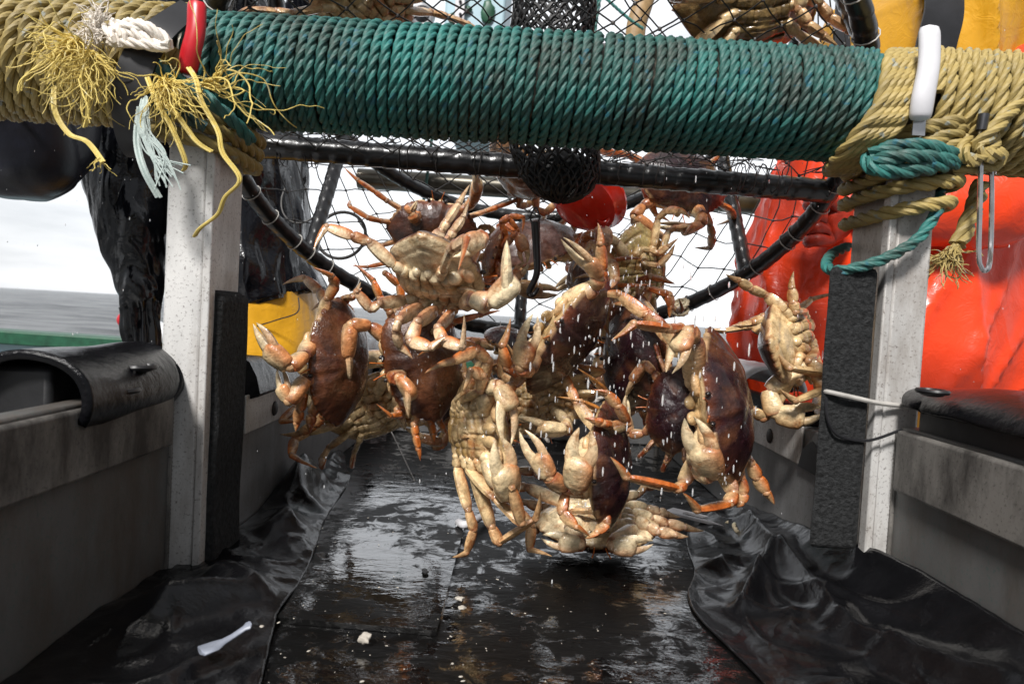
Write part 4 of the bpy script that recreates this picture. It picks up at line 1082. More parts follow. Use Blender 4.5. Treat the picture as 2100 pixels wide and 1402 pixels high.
crab('brown crab tilted below the big pale one, its smooth tan back facing us', 862, 738, .95, (-.80, -.22, .50), (.50, .12, .84), .93, TANB, seed=3, pose='hang',
     legs={'CL': [(805, 770, -.03), (818, 775, -.05), (850, 815, -.06), (838, 858, -.06)], 'L1': [(815, 840, -.0), (820, 850, .0), (800, 852, -.02), (772, 828, -.03)], 'L2': [(850, 870, .0), (852, 890, .0), (858, 920, .0), (862, 945, .0)],
           'L3': [(880, 850, .02), (884, 868, .02), (888, 890, .02), (890, 912, .02)], 'L4': [(895, 850, .03), (902, 866, .03), (910, 880, .03), (916, 890, .03)],
           'R1': [(800, 640, -.02), (780, 610, -.02), (765, 575, -.02), (725, 540, -.02)], 'R2': [(825, 620, .03), (820, 585, .03), (790, 560, .03), (788, 556, .03)], 'R3': [(905, 680, -.03), (930, 660, -.04), (985, 645, -.04), (1028, 636, -.04)]})
crab('pale crab seen from below under the tan backed one, claws folded to its mouth', 758, 828, 1.12, (-.35, .75, .40), (-.10, .30, -.95), .92, BROWN, seed=4, pose='curl', claws=('fold', 'tuck'))
crab('cream bellied crab stretched upright in the middle of the table, two legs reaching the floor', 992, 885, .90, (.62, .12, .75), (.78, .05, -.60), .92, BROWN, seed=5, lbot=CREAM, pose='curl', gape=(.35, .4),
     legs={'L4': [(960, 1045, -.01), (972, 1085, -.01), (957, 1133, -.01), (928, 1142, -.02)], 'L3': [(1015, 1020, -.05), (1070, 1072, -.07), (1050, 1000, -.09), (1008, 970, -.10)],
           'L2': [(1008, 1080, -.02), (1024, 1112, -.02), (1098, 1064, -.03), (1108, 1008, -.04)], 'L1': [(1060, 1040, .02), (1090, 1078, .01), (1086, 1126, .0), (1132, 1140, -.01)],
           'R4': [(965, 800, -.02), (968, 780, -.02), (950, 762, -.02), (952, 735, -.02)], 'R3': [(985, 800, -.06), (990, 770, -.07), (965, 760, -.08), (950, 800, -.09)],
           'CR': [(1000, 800, -.05), (1025, 790, -.06), (1050, 840, -.07), (1040, 915, -.08)]})
crab('dark maroon crab tilted in a diagonal, pale claw pointing straight up from its lower end', 1163, 688, .93, (-.40, .12, .90), (.76, -.50, .42), 1.0, seed=6, pose='curl', gape=(.15, .2), **DK,
     legs={'CL': [(1085, 760, -.06), (1068, 752, -.08), (1080, 700, -.09), (1098, 645, -.09)], 'L1': [(1060, 770, -.03), (1040, 755, -.04), (1030, 708, -.05), (1047, 652, -.05)], 'L2': [(1052, 790, -.02), (1042, 800, -.03), (1050, 815, -.03), (1066, 828, -.03)],
           'CR': [(1222, 590, -.04), (1228, 570, -.05), (1205, 530, -.06), (1152, 488, -.06)], 'R1': [(1236, 580, -.01), (1234, 555, -.02), (1232, 500, -.03), (1226, 457, -.03)], 'R2': [(1240, 620, .0), (1238, 590, .0), (1222, 560, .0), (1200, 540, .0)]})
crab('dark brown crab dropping with its back to us, orange legs arched over its top edge', 1294, 728, 1.02, (-.55, .10, -.75), (-.78, -.05, .52), .96, seed=7, pose='limp', **DK,
     legs={'R1': [(1330, 590, -.02), (1372, 604, -.03), (1376, 630, -.03), (1373, 652, -.03)], 'R2': [(1312, 575, .02), (1335, 568, .0), (1362, 574, .0), (1385, 582, .0)], 'R3': [(1262, 590, .0), (1240, 620, .0), (1242, 655, .0), (1250, 690, .0)],
           'R4': [(1355, 720, -.02), (1372, 740, -.03), (1365, 780, -.03), (1340, 810, -.03)]})
crab('large dark maroon crab on edge in front of the cream one, white claw pointing up', 1478, 832, .84, (-.52, .02, .85), (.80, .22, .52), 1.02, seed=8, pose='hang', gape=(.4, .3), **DK,
     legs={'R1': [(1395, 672, -.05), (1370, 674, -.07), (1300, 664, -.08), (1253, 698, -.08)], 'CR': [(1425, 695, -.05), (1410, 680, -.06), (1390, 720, -.07), (1372, 765, -.07)],
           'CL': [(1428, 960, -.05), (1462, 972, -.07), (1440, 918, -.09), (1412, 855, -.09)], 'L1': [(1400, 992, -.04), (1390, 1002, -.05), (1285, 978, -.06), (1251, 936, -.06)],
           'L2': [(1505, 1010, -.02), (1495, 1032, -.03), (1430, 1045, -.04), (1398, 1008, -.05)], 'L3': [(1540, 950, .02), (1552, 978, .02), (1572, 1010, .02), (1588, 1034, .02)], 'L4': [(1520, 980, .0), (1525, 1010, .0), (1520, 1030, .0), (1510, 1040, .0)]})
crab('cream crab belly out against the black foam pad, thin legs stretched over the hoop', 1618, 712, .98, (.22, -.95, .10), (-.78, .02, -.58), .98, BROWN, seed=9, pose='splay', ltop=(.45, .2, .05),
     legs={'L4': [(1572, 606, -.02), (1540, 592, -.02), (1515, 575, -.02), (1488, 562, -.02)], 'R4': [(1632, 640, -.04), (1627, 620, -.04), (1624, 590, -.04), (1628, 556, -.04)], 'L3': [(1565, 650, -.02), (1540, 662, -.02), (1520, 666, -.02), (1500, 668, -.02)], 'L2': [(1545, 668, .02), (1530, 670, .02), (1485, 678, .02), (1444, 674, .02)],
           'R2': [(1660, 740, -.05), (1690, 765, -.06), (1620, 755, -.07), (1596, 725, -.07)], 'CL': [(1575, 800, -.03), (1590, 850, -.04), (1650, 858, -.06), (1690, 840, -.06)], 'L1': [(1580, 845, -.02), (1565, 858, -.03), (1545, 840, -.03), (1535, 825, -.03)], 'R1': [(1670, 770, -.05), (1692, 797, -.06), (1632, 822, -.08), (1600, 798, -.08)]})
crab('small dark crab falling on edge just above the table, twin white claw tips raised', 1242, 955, .86, (-.45, .1, .88), (.86, .10, .46), .86, seed=10, pose='hang', gape=(.3, .8), **DK,
     legs={'CR': [(1200, 960, -.05), (1180, 1002, -.07), (1190, 940, -.09), (1198, 878, -.09)], 'R1': [(1287, 868, -.02), (1268, 832, -.03), (1243, 805, -.03), (1216, 799, -.03)], 'R2': [(1250, 870, -.03), (1236, 868, -.04), (1218, 862, -.04), (1198, 857, -.04)],
           'CL': [(1158, 1000, -.04), (1128, 978, -.05), (1100, 930, -.05), (1070, 882, -.05)], 'L1': [(1160, 1010, -.03), (1152, 1050, -.04), (1182, 1080, -.05), (1210, 1100, -.05)], 'L2': [(1235, 1050, -.02), (1245, 1070, -.03), (1225, 1090, -.03), (1200, 1104, -.03)], 'L3': [(1265, 1020, .0), (1262, 1060, .0), (1235, 1085, .0), (1215, 1098, .0)]})
crab('cream crab lying on its back on the wet floor with legs stretched sideways', 1222, 1078, .99, (0, -.22, .97), (0, -.97, -.22), .98, BROWN, seed=11, pose='flat', lbot=PALE, belly=PALE, gape=(.05, .05),
     legs={'CL': [(1165, 1090, -.05), (1190, 1115, -.09), (1145, 1112, -.09), (1110, 1100, -.09)], 'CR': [(1300, 1085, -.05), (1255, 1118, -.09), (1305, 1120, -.09), (1340, 1112, -.09)],
           'R1': [(1330, 1078, -.02), (1350, 1090, -.03), (1385, 1096, -.03), (1412, 1100, -.03)], 'R2': [(1335, 1062, .02), (1366, 1074, .02), (1405, 1080, .02), (1444, 1088, .02)], 'R3': [(1325, 1042, .05), (1350, 1050, .05), (1368, 1054, .05), (1395, 1060, .05)], 'L1': [(1130, 1065, .0), (1102, 1080, .0), (1090, 1090, .0), (1080, 1096, -.01)], 'L2': [(1140, 1045, .05), (1110, 1040, .05), (1080, 1030, .05), (1062, 1022, .05)]})
crab('brown crab with a wide dark back high in the netting below the rail pipe', 890, 470, 1.38, (.10, .92, .35), (.15, -.42, .90), .98, (0.075, .03, .02), seed=12, pose='splay', claws=('fold', 'up'),
     legs={'CL': [(852, 455, -.05), (845, 440, -.06), (832, 422, -.06), (856, 412, -.06)]})
crab('grey brown crab with a pale rim hanging behind the black bait hook', 1095, 500, 1.38, (.45, -.60, .55), (.05, .60, .75), .98, GREYB, seed=13, pose='curl', ltop=(.4, .22, .1))
crab('glossy dark crab dangling in the netting beside the red float, orange claw hooked below it', 1398, 375, 1.28, (-.1, -.95, .25), (.25, .2, .95), 1.0, MAROON, seed=14, pose='hang', ltop=ORANGE, claws=('reach', 'fold'),
     legs={'CL': [(1440, 440, -.03), (1435, 462, -.04), (1400, 475, -.05), (1340, 460, -.05)], 'R1': [(1318, 380, .0), (1330, 410, -.0), (1345, 440, .0), (1375, 455, .0)]})
crab('pale edged crab half hidden behind the bait bag and the pot bar', 1062, 350, 1.35, (.65, -.35, .30), (-.35, -.80, .35), .95, (0.42, 0.24, 0.12), seed=15, pose='curl')
crab('big brown crab with ragged shell edge and olive belly on the netting above the beam', 1540, -22, .985, (-.15, .80, .35), (-.30, .62, -.66), 1.25, BROWN, seed=16, pose='hang', belly=(0.20, 0.13, 0.05), ltop=ORANGE, legs={'L1': [(1640, 20, -.02), (1655, 50, -.02), (1690, 75, -.02), (1720, 95, -.02)], 'L2': [(1680, 10, .0), (1700, 35, .0), (1740, 62, .0), (1800, 90, .0)], 'L3': [(1690, -30, .02), (1725, -10, .02), (1760, 20, .02), (1790, 50, .02)]})
crab('brown crab lying on the netting above the beam beside the pulley', 745, -12, 1.02, (.5, .6, .2), (-.2, .75, -.45), 1.0, BROWN, seed=17, pose='flat')
crab('small orange brown crab wedged between the big white claw and the bait hook', 1014, 520, 1.12, (.10, -.05, .98), (-.95, .22, .1), .52, (0.22, 0.07, 0.02), lbot=ORANGE, belly=DKOR, seed=18, pose='curl', claws=('tuck', 'tuck'))
crab('orange legged crab behind the diagonal maroon one, one thick claw lifted under the red float', 1200, 575, 1.12, (-.1, .92, .2), (-.93, .0, .25), .72, BROWN, seed=19, pose='splay', claws=('fold', 'fold'), lbot=ORANGE)
crab('yellowish crab belly out high in the heap, short legs pointing towards the red apron', 1302, 556, 1.18, (-.75, -.15, .25), (-.15, .25, -.95), .86, BROWN, seed=20, pose='curl', ltop=ORANGE, belly=(.60, .47, .20),
     legs={'L1': [(1330, 512, -.02), (1352, 520, -.03), (1372, 505, -.04), (1392, 488, -.04)], 'L2': [(1320, 540, -.03), (1350, 545, -.04), (1375, 520, -.04), (1385, 500, -.04)]})
crab('dark crab low against the horizon behind the maroon one, shell tilted to the sky', 1052, 704, 1.25, (-.5, -.1, .6), (.1, .90, .35), .70, MAROON, seed=21, pose='limp')
crab('pale legged crab with all legs bunched under the diagonal maroon one', 1115, 828, 1.0, (.05, -.85, .50), (.2, .50, -.80), .78, BROWN, seed=22, pose='curl', ltop=(.5, .24, .06), claws=('tuck', 'tuck'))
crab('reddish brown crab wedged between the two dark backs in mid heap', 1258, 690, 1.18, (.2, -.8, .3), (.75, .25, .55), .72, (0.10, .03, .018), seed=23, pose='hang')
crab('dark crab seen as a curved edge close beside the large maroon one', 1384, 838, .93, (-.92, .10, -.30), (-.30, .05, .94), .66, MAROON, seed=24, pose='curl', ltop=DKOR)
crab('dark maroon crab mostly hidden behind the stretched cream one', 922, 805, 1.1, (-.5, -.6, .4), (.75, .25, .55), .74, MAROON, seed=25, pose='hang', ltop=DKOR)
crab('orange legged crab high behind the white hose, mostly hidden by the falling crabs', 1180, 752, 1.35, (-.2, -.6, .6), (.1, .8, .5), .62, BROWN, seed=26, pose='limp')

# ------------------------------------------------------------------ people
def wrinkle(p, n, amp, seed, sc=10):
    f = 0
    q = Vector((p.x * sc, p.y * sc, p.z * sc * 0.55))
    f += abs(mnoise.noise(q + Vector((seed, 0, 0)))) * 1.0
    f += 0.5 * abs(mnoise.noise(q * 2.1 + Vector((0, seed, 0))))
    return (f - 0.45) * amp
def garment(mb, secs, n=72, m=80, amp=0.012, seed=0, sc=11, folds=None, cap=True):
    """loft through sections (centre, rx, ry); smooth spline in between, wrinkled"""
    cs = [Vector(s[0]) for s in secs]; C = spline(cs, n=max(4, m // max(1, len(secs) - 1)))
    K = len(C); rx = np.interp(np.linspace(0, len(secs) - 1, K), range(len(secs)), [s[1] for s in secs]); ry = np.interp(np.linspace(0, len(secs) - 1, K), range(len(secs)), [s[2] for s in secs])
    fr = frames(C); rings = []
    for i in range(K):
        t, a, b = fr[i]; u = i / (K - 1); ring = []
        for j in range(n):
            q = 2 * math.pi * j / n; d = a * math.cos(q) * rx[i] + b * math.sin(q) * ry[i]
            nn = d.normalized(); p = C[i] + d
            w = wrinkle(p, nn, amp, seed, sc) + (folds(u, q) if folds else 0)
            ring.append(p + nn * w)
        rings.append(ring)
    mb.loft(rings, cap=cap)

def skin_body(name, joints, edges, radii, mat, parent):
    me = bpy.data.meshes.new(name); me.from_pydata([tuple(Vector(j) - world_loc(parent)) for j in joints], edges, [])
    o = bpy.data.objects.new(name, me); COL.objects.link(o); o.parent = parent; me.materials.append(mat)
    md = o.modifiers.new('skin', 'SKIN'); md.use_smooth_shade = True
    for i, r in enumerate(radii): me.skin_vertices[0].data[i].radius = (r, r)
    me.skin_vertices[0].data[0].use_root = True
    sb = o.modifiers.new('sub', 'SUBSURF'); sb.levels = 1; sb.render_levels = 1
    return o

def person(root, hip, chest, neck, head, lsh, lel, lwr, rsh, rel, rwr, feet, hands=None):
    j = [hip, hip.lerp(chest, .5), chest, neck, head, head + Vector((0, -0.01, 0.085)), lsh, lel, lwr, rsh, rel, rwr,
         hip + Vector((-.09, 0, -.06)), hip + Vector((-.10, -.02, -.45)), Vector(feet[0]), hip + Vector((.09, 0, -.06)), hip + Vector((.10, -.02, -.45)), Vector(feet[1])]
    e = [(0, 1), (1, 2), (2, 3), (3, 4), (4, 5), (2, 6), (6, 7), (7, 8), (2, 9), (9, 10), (10, 11), (0, 12), (12, 13), (13, 14), (0, 15), (15, 16), (16, 17)]
    r = [.12, .115, .125, .055, .085, .06, .045, .030, .020, .045, .030, .020, .08, .055, .04, .08, .055, .04]
    for wi, spec in (hands or {}).items():
        # palm then five separate fingers
        palm, fingers = spec
        p0 = len(j); j.append(palm); r.append(.026); e.append((wi, p0))
        for fpts in fingers:
            pr = p0
            for k, q in enumerate(fpts): j.append(q); r.append((.011, .0098, .0088, .0075)[min(k, 3)]); e.append((pr, len(j) - 1)); pr = len(j) - 1
    return skin_body('body', j, e, r, M['skin'], root)

# --- fisher in black oilskin, yellow bib
DL = 1.72
pL = empty('person', P(500, 700, DL).xy.to_3d() + Vector((0, 0, -.92)), 'person in a wet black oilskin jacket over yellow bib trousers, one sleeve hanging down', 'person')
hipL = P(500, 690, DL) + Vector((0, .02, 0)); chL = P(430, 120, DL + .05); nkL = P(420, -90, DL); hdL = P(425, -190, DL - .05)
shR, elR, wrR = P(260, 40, 1.58), P(255, 400, 1.52), P(294, 690, 1.46)
hb = P(297, 765, 1.46)
fing = [[hb + Vector((dx, -.01, -.03)), hb + Vector((dx * 1.1, -.02, -.055)), hb + Vector((dx * 1.1, -.01, -.078))] for dx in (-.026, -.009, .009, .026)] + [[hb + Vector((.034, -.02, -.01)), hb + Vector((.042, -.035, -.03)), hb + Vector((.04, -.045, -.048))]]
person(pL, hipL, chL, nkL, hdL, shR, elR, wrR, P(640, 60, 1.72), P(720, -120, 1.6), P(700, -330, 1.45), [hipL + Vector((-.13, 0, -.93 - (hipL.z - .0) + .08)), hipL + Vector((.13, 0, -.93 - hipL.z + .08))], {8: (hb, fing)})
mb = MB(); garment(mb, [(P(400, -70, DL), .10, .08), (P(412, -40, DL), .24, .13), (P(425, 60, DL), .285, .17), (P(470, 260, DL), .225, .17), (P(490, 420, DL), .205, .17), (P(500, 560, DL), .205, .18), (P(520, 628, DL), .195, .18), (P(526, 645, DL), .185, .165)], amp=.034, seed=3, sc=9,
        folds=lambda u, q: .012 * math.sin(q * 9 + u * 4) * max(0, u - .45) + .006 * math.sin(q * 23) * max(0, u - .8))
mb.build('jacket', M['black_oil'], pL, angle=70)
mb = MB(); garment(mb, [(shR + Vector((.05, .03, .03)), .07, .07), (shR, .11, .10), (P(256, 200, 1.55), .115, .10), (P(258, 330, 1.53), .108, .095), (P(268, 450, 1.51), .082, .075), (P(280, 550, 1.49), .056, .052), (P(290, 615, 1.47), .044, .042), (P(293, 640, 1.465), .035, .034), (P(297, 715, 1.46), .036, .035)], n=64, amp=.017, seed=5, sc=13,
        folds=lambda u, q: .004 * math.sin(q * 12) * (1 if u > .8 else 0))
mb.build('sleeve', M['black_oil'], pL, angle=70)
mb = MB(); garment(mb, [(P(640, 60, 1.72), .08, .08), (P(700, -60, 1.66), .085, .08), (P(720, -120, 1.6), .075, .07), (P(705, -310, 1.46), .05, .05)], n=40, amp=.012, seed=6, sc=14); mb.build('sleeve', M['black_oil'], pL, angle=70)
mb = MB(); garment(mb, [(P(520, 540, DL), .165, .14), (P(530, 640, DL), .185, .155), (P(540, 720, DL), .20, .16), (P(545, 800, DL), .20, .16), (P(545, 900, DL), .17, .14)], amp=.012, seed=8, sc=7); trL = mb.build('trousers', M['yellow_oil'], pL, angle=70)
for sx in (-1, 1):
    hx = P(545, 860, DL) + Vector((sx * .085, 0, 0)); mb = MB(); garment(mb, [(hx, .095, .11), (hx + Vector((sx * .02, 0, -.35)), .085, .09), (Vector((hx.x + sx * .04, hx.y, -.90)), .075, .085)], n=36, m=30, amp=.008, seed=9 + sx); mb.build('trouser_leg', M['yellow_oil'], pL, angle=70)
mb = MB(); mb.ball(hdL + Vector((0, .01, .05)), (.105, .115, .125), 20, 14); mb.build('hood', M['black_oil'], pL)
# seam stitching on the bib
mb = MB(); mb.tube(spline([P(515, 672, 1.545), P(570, 655, 1.54), P(610, 640, 1.545), P(612, 610, 1.55)], n=8), .0016, 5); mb.build('stitching', M['strap'], trL)

# bundled oilskin hanging at far left
ob = P(52, 240, 1.22)
bn = empty('oilskin_bundle', ob, 'bulging dark navy oilskin with a red piped edge hanging under the yellow wound beam end', 'oilskin')
mb = MB(); garment(mb, [(P(-10, 60, 1.25), .09, .09), (P(10, 140, 1.24), .125, .11), (P(30, 230, 1.22), .138, .115), (P(45, 300, 1.21), .125, .105), (P(50, 370, 1.2), .085, .075), (P(52, 408, 1.2), .035, .03)], amp=.030, seed=13, sc=7); mb.build('cloth', M['navy_oil'], bn, angle=80)
mb = MB(); mb.tube(spline([P(-20, 178, 1.105), P(20, 205, 1.10), P(70, 228, 1.10), P(110, 240, 1.12)], n=8), .006, 8, flat=.5); mb.build('piping', M['red_plastic'], bn)

# --- fisher in yellow oilskin and red apron
DR = 1.55
pR = empty('person', Vector((P(1790, 700, DR).x, DR, -.92)), 'person in yellow oilskins and bright red apron holding the pot with a red glove', 'person')
hipR = P(1780, 740, DR) + Vector((0, .05, 0)); chR = P(1850, 150, DR); nkR = P(1880, -60, DR - .02); hdR = P(1882, -170, DR - .06)
lw = P(1745, 452, 1.30); lel = P(2010, 425, 1.28); lsh = P(2060, 60, 1.48)
palm = P(1716, 452, 1.29)
gf = []
for k in range(4):
    y = 412 + 25 * k
    gf.append([P(1696, y + 6, 1.275), P(1672, y + 4, 1.262), P(1656, y + 8, 1.28), P(1660, y + 12, 1.305)])
gf.append([P(1712, 425, 1.26), P(1702, 402, 1.25), P(1690, 392, 1.255)])
person(pR, hipR, chR, nkR, hdR, P(1770, 60, DR + .05), P(1740, 250, 1.75), P(1720, 420, 1.8), lsh, lel, lw, [hipR + Vector((-.13, 0, -.93 - hipR.z + .08)), hipR + Vector((.13, 0, -.93 - hipR.z + .08))])
# glove: palm with five separate fingers closed on the hoop
def skin_chain_glove():
    j = [lw, palm]; r = [.036, .040]; e = [(0, 1)]
    for fp in gf:
        pr = 1
        for k, q in enumerate(fp): j.append(q); r.append((.0150, .0142, .0130, .0115)[k]); e.append((pr, len(j) - 1)); pr = len(j) - 1
    return skin_body('glove', j, e, r, M['red_glove'], pR)
skin_chain_glove()
mb = MB(); garment(mb, [(P(1885, -40, DR), .10, .085), (P(1880, -15, DR), .22, .13), (P(1870, 90, DR), .265, .17), (P(1850, 240, DR), .24, .17), (P(1835, 400, DR), .22, .165), (P(1810, 600, DR), .215, .17)], amp=.016, seed=23, sc=8, n=120, folds=lambda u, q: .026 * (1 - abs(math.sin(q * 5 + u * 7))) ** 2); mb.build('jacket', M['yellow_oil'], pR, angle=70)
mb = MB(); garment(mb, [(P(1868, 290, 1.50), .24, .165), (P(1865, 330, 1.50), .262, .175), (P(1842, 450, 1.50), .29, .185), (P(1812, 600, 1.49), .30, .20), (P(1788, 700, 1.48), .280, .205), (P(1770, 780, 1.48), .255, .20), (P(1768, 800, 1.48), .245, .19)], amp=.007, seed=27, sc=5.5, n=160, m=150,
        folds=lambda u, q: .030 * (1 - abs(math.sin(q * 4.5 + u * 3.2))) ** 2 * (.25 + u) + .016 * (1 - abs(math.sin(q * 8 - u * 6))) ** 3 * (.4 + u * .6)); mb.build('apron', M['red_oil'], pR, angle=80)
mb = MB(); garment(mb, [(lsh + Vector((-.03, .03, .02)), .08, .08), (lsh, .10, .09), (P(2085, 220, 1.38), .095, .09), (P(2060, 380, 1.30), .09, .085), (P(2010, 425, 1.27), .082, .078), (P(1930, 432, 1.27), .068, .064), (P(1850, 440, 1.28), .056, .053), (P(1778, 450, 1.29), .047, .045)], n=48, amp=.011, seed=31, sc=12); mb.build('sleeve', M['red_oil'], pR, angle=70)
mb = MB(); garment(mb, [(P(1775, 40, DR + .04), .08, .08), (P(1765, 90, DR + .06), .09, .085), (P(1740, 250, 1.75), .075, .07), (P(1722, 400, 1.79), .055, .05)], n=40, amp=.010, seed=33, sc=12); mb.build('sleeve', M['yellow_oil'], pR, angle=70)
mb = MB(); garment(mb, [(P(1790, 640, DR + .02), .20, .15), (P(1785, 760, DR + .02), .235, .17), (P(1785, 840, DR + .02), .23, .17), (P(1785, 960, DR + .02), .18, .15)], amp=.01, seed=35, sc=7); mb.build('trousers', M['yellow_oil'], pR, angle=70)
for sx in (-1, 1):
    hx = P(1785, 900, DR) + Vector((sx * .09, 0, 0)); mb = MB(); garment(mb, [(hx, .10, .115), (hx + Vector((sx * .02, 0, -.35)), .085, .09), (Vector((hx.x + sx * .04, hx.y, -.90)), .075, .085)], n=36, m=30, amp=.008, seed=39 + sx); mb.build('trouser_leg', M['yellow_oil'], pR, angle=70)
mb = MB(); mb.ball(hdR + Vector((0, .012, .06)), (.10, .11, .115), 20, 14); mb.build('hood', M['yellow_oil'], pR)
for pts, w in (([(1935, -60, 1.30), (1938, 20, 1.27), (1922, 90, 1.265), (1900, 200, 1.27), (1880, 300, 1.30)], .036), ([(1735, -40, 1.36), (1728, 60, 1.33), (1740, 200, 1.32), (1760, 300, 1.32)], .014)):
    sp = spline([P(*p) for p in pts], n=8); fr = frames(sp); rings = []
    for p, (t, a, b) in zip(sp, fr):
        sd_ = t.cross(Vector((0, -1, 0))).normalized(); rings.append([p + sd_ * w, p - sd_ * w, p - sd_ * w + Vector((0, .005, 0)), p + sd_ * w + Vector((0, .005, 0))])
    mb = MB(); mb.loft(rings); mb.build('brace', M['strap'], pR)

# ------------------------------------------------------------------ small things round the table
mb = MB(); pts = [(Vector((-1.25 + 2.4 * k / 300, 2.25 + .05 * math.sin(k * .03), H - .115 - .02 * math.sin(k * .02)))) for k in range(301)]
mb.tube(pts, .034, 14, rfun=lambda t: 1 + .10 * math.sin(t * 300 * 2.1)); tag(mb.build('ribbed_hose', M['hosemat'], origin=pts[0]), 'ribbed white suction hose lying along the deck behind the table', 'hose')
bc = P(757, 760, 2.1)
bk = empty('white_bin', Vector((bc.x, bc.y, -.92)), 'rounded white plastic bin behind the table wall', 'bin')
mb = MB(); mb.loft([[Vector((bc.x + r * math.cos(t), bc.y + r * math.sin(t), z)) for t in (2 * math.pi * k / 32 for k in range(32))] for r, z in ((.20, -.92), (.22, -.3), (.225, bc.z - .02), (.21, bc.z + .03), (.15, bc.z + .055), (.02, bc.z + .062))]); mb.build('shell', M['white_plastic'], bk)
mb = MB(); mb.loft([[Vector((bc.x + r * math.cos(t), bc.y + r * math.sin(t), z)) for t in (2 * math.pi * k / 32 for k in range(32))] for r, z in ((.236, bc.z - .035), (.236, bc.z - .01), (.222, bc.z - .008), (.222, bc.z - .037))], closed=True); mb.build('lid_rim', M['white_plastic'], bk)
pa, pb = P(1500, 792, 1.45), P(1600, 800, 1.25)
mb = MB(); rg = random.Random(4); d = Vector((.12, -.42, 0.0)); p0 = Vector((0.475, 1.75, .215))
mb.grid(lambda u, v: Vector((.445 + .055 * math.cos(math.pi * v), 1.15 + .55 * u, .238 + .04 * math.sin(math.pi * v) + .002 * mnoise.noise(Vector((u * 20, v * 6, 0))))), 30, 16)
tag(mb.build('split_pipe_sleeve', M['hosemat'], origin=(.445, 1.4, .24), solid=.006), 'split white pipe sleeve laid over the trough edge behind the cream crab', 'pipe sleeve')
# white cord across the back wall, wound into the corner
mb = MB(); rope(mb, spline([P(1145, 862, 1.86), P(1190, 838, 1.87), P(1238, 812, 1.87), P(1265, 790, 1.88)], n=8), .0062, n=6)
tag(mb.build('white_string', M['white_rope'], origin=P(1190, 838, 1.87)), 'white twisted cord slanting across the grey back wall of the trough', 'rope')
mb = MB(); rope(mb, spline([P(1050, 880, 1.75), P(1075, 886, 1.70), P(1110, 890, 1.66), P(1125, 905, 1.6)], n=8), .0045, n=6)
tag(mb.build('white_string', M['white_rope'], origin=P(1075, 886, 1.70)), 'short white cord end lying on the wet floor near the back wall', 'rope')
mb = MB(); mb.tube(spline([P(800, 880, 1.42), P(822, 925, 1.30), P(850, 985, 1.14)], n=8), .0013, 5)
tag(mb.build('thin_line', M['twine'], origin=P(822, 925, 1.3)), 'thin pale fishing line slanting down to the wet mat', 'line')
# rope knot on the hoop
mb = MB(); kp = P(1392, 634, 1.40)
for k in range(4): rope(mb, [kp + Vector((.018 * math.cos(t), .014 * math.sin(t + k), .012 * math.sin(t + k * .8) + .003 * k)) for t in (2 * math.pi * i / 24 for i in range(26))], .0042, n=6)
tag(mb.build('rope_knot', M['hemp'], origin=kp), 'small grey rope knot sitting on the pot hoop above the horizon', 'knot')
# aluminium crab gauge with a string
gz = .012
g0, g1 = Vector((P(1370, 1040, 1.19).x, 1.19, gz)), Vector((P(1500, 1068, 1.12).x, 1.115, gz))
gg = empty('crab_gauge', g0, 'flat white crab measuring gauge lying on the floor beside the black sheet', 'gauge')
dx = (g1 - g0).normalized(); dy = Vector((-dx.y, dx.x, 0)); L = (g1 - g0).length
mb = MB()
outl = [(0, -.014), (L, -.014), (L, -.004), (.03, -.004), (.026, .004), (.03, .014), (L * .9, .014), (L * .9, .020), (0, .020)]
lo = [g0 + dx * a + dy * b for a, b in outl]; hi = [p + Vector((0, 0, .004)) for p in lo]; n = len(lo)
mb.add(lo + hi, [tuple(range(n - 1, -1, -1)), tuple(range(n, 2 * n))] + [(i, (i + 1) % n, n + (i + 1) % n, n + i) for i in range(n)]); mb.build('plate', M['white_plastic'], gg, smooth=False)
mb = MB(); rope(mb, spline([g1 + Vector((-.01, 0, .006)), g1 + Vector((.02, .015, .012)), g1 + Vector((.045, 0, .008)), g1 + Vector((.03, -.02, .008)), g1 + Vector((0, -.012, .010)), g1 + Vector((-.005, -.04, .006))], n=8), .0035, n=6); mb.build('string', M['hemp'], gg)
# scraps on the floor
def floorpt(px, py, z=0.006):
    v = P(px, py, 1.0) - Vector((0, 0, H)); k = (z - H) / v.z
    return Vector((v.x * k, v.y * k, z))
def scrap(name, px, py, s, label, cat, seed, mat='shellwhite', flat=.4, elong=1.0):
    mb = MB(); p = floorpt(px, py, .008); mb.ball((0, 0, 0), (s * elong, s, s * flat), 14, 9)
    for i in range(len(mb.v)):
        q = Vector(mb.v[i]); k = 1 + .6 * mnoise.noise(q * (1.5 / s) + Vector((seed, seed, 0))); mb.v[i] = tuple(q * k)
    o = mb.build(name, M[mat]); o.location = p + Vector((0, 0, s * flat * .5)); o.rotation_euler = (0, 0, seed); return tag(o, label, cat)
scrap('bait_scrap', 748, 1312, .006, 'ragged white bait scrap on the bare floor in front of the mat', 'scrap', 1, flat=.7)
scrap('shell_scrap', 528, 1288, .006, 'flat grey shell chip at the corner of the mat', 'scrap', 2, flat=.25)
scrap('shell_scrap', 943, 1228, .005, 'small white shell bit on the edge of the mat beneath the stretched crab', 'scrap', 3)
scrap('shell_scrap', 948, 1246, .0045, 'tiny grey shell bit just under the small white one at the mat edge', 'scrap', 4, flat=.3)
scrap('weed_scrap', 872, 1172, .004, 'thin dark weed scrap on the shiny mat', 'scrap', 5, mat='rubber_matt', elong=2.5)
sp0 = floorpt(410, 1335, .03); sp1 = floorpt(512, 1305, .03)
mb = MB(); d = sp1 - sp0; L = d.length; t = d.normalized(); s_ = Vector((-t.y, t.x, 0)); prof = [(0, .005), (.03, .0095), (.3, .0085), (.45, .0045), (.62, .0032), (.88, .0035), (.95, .006), (1.0, .004)]
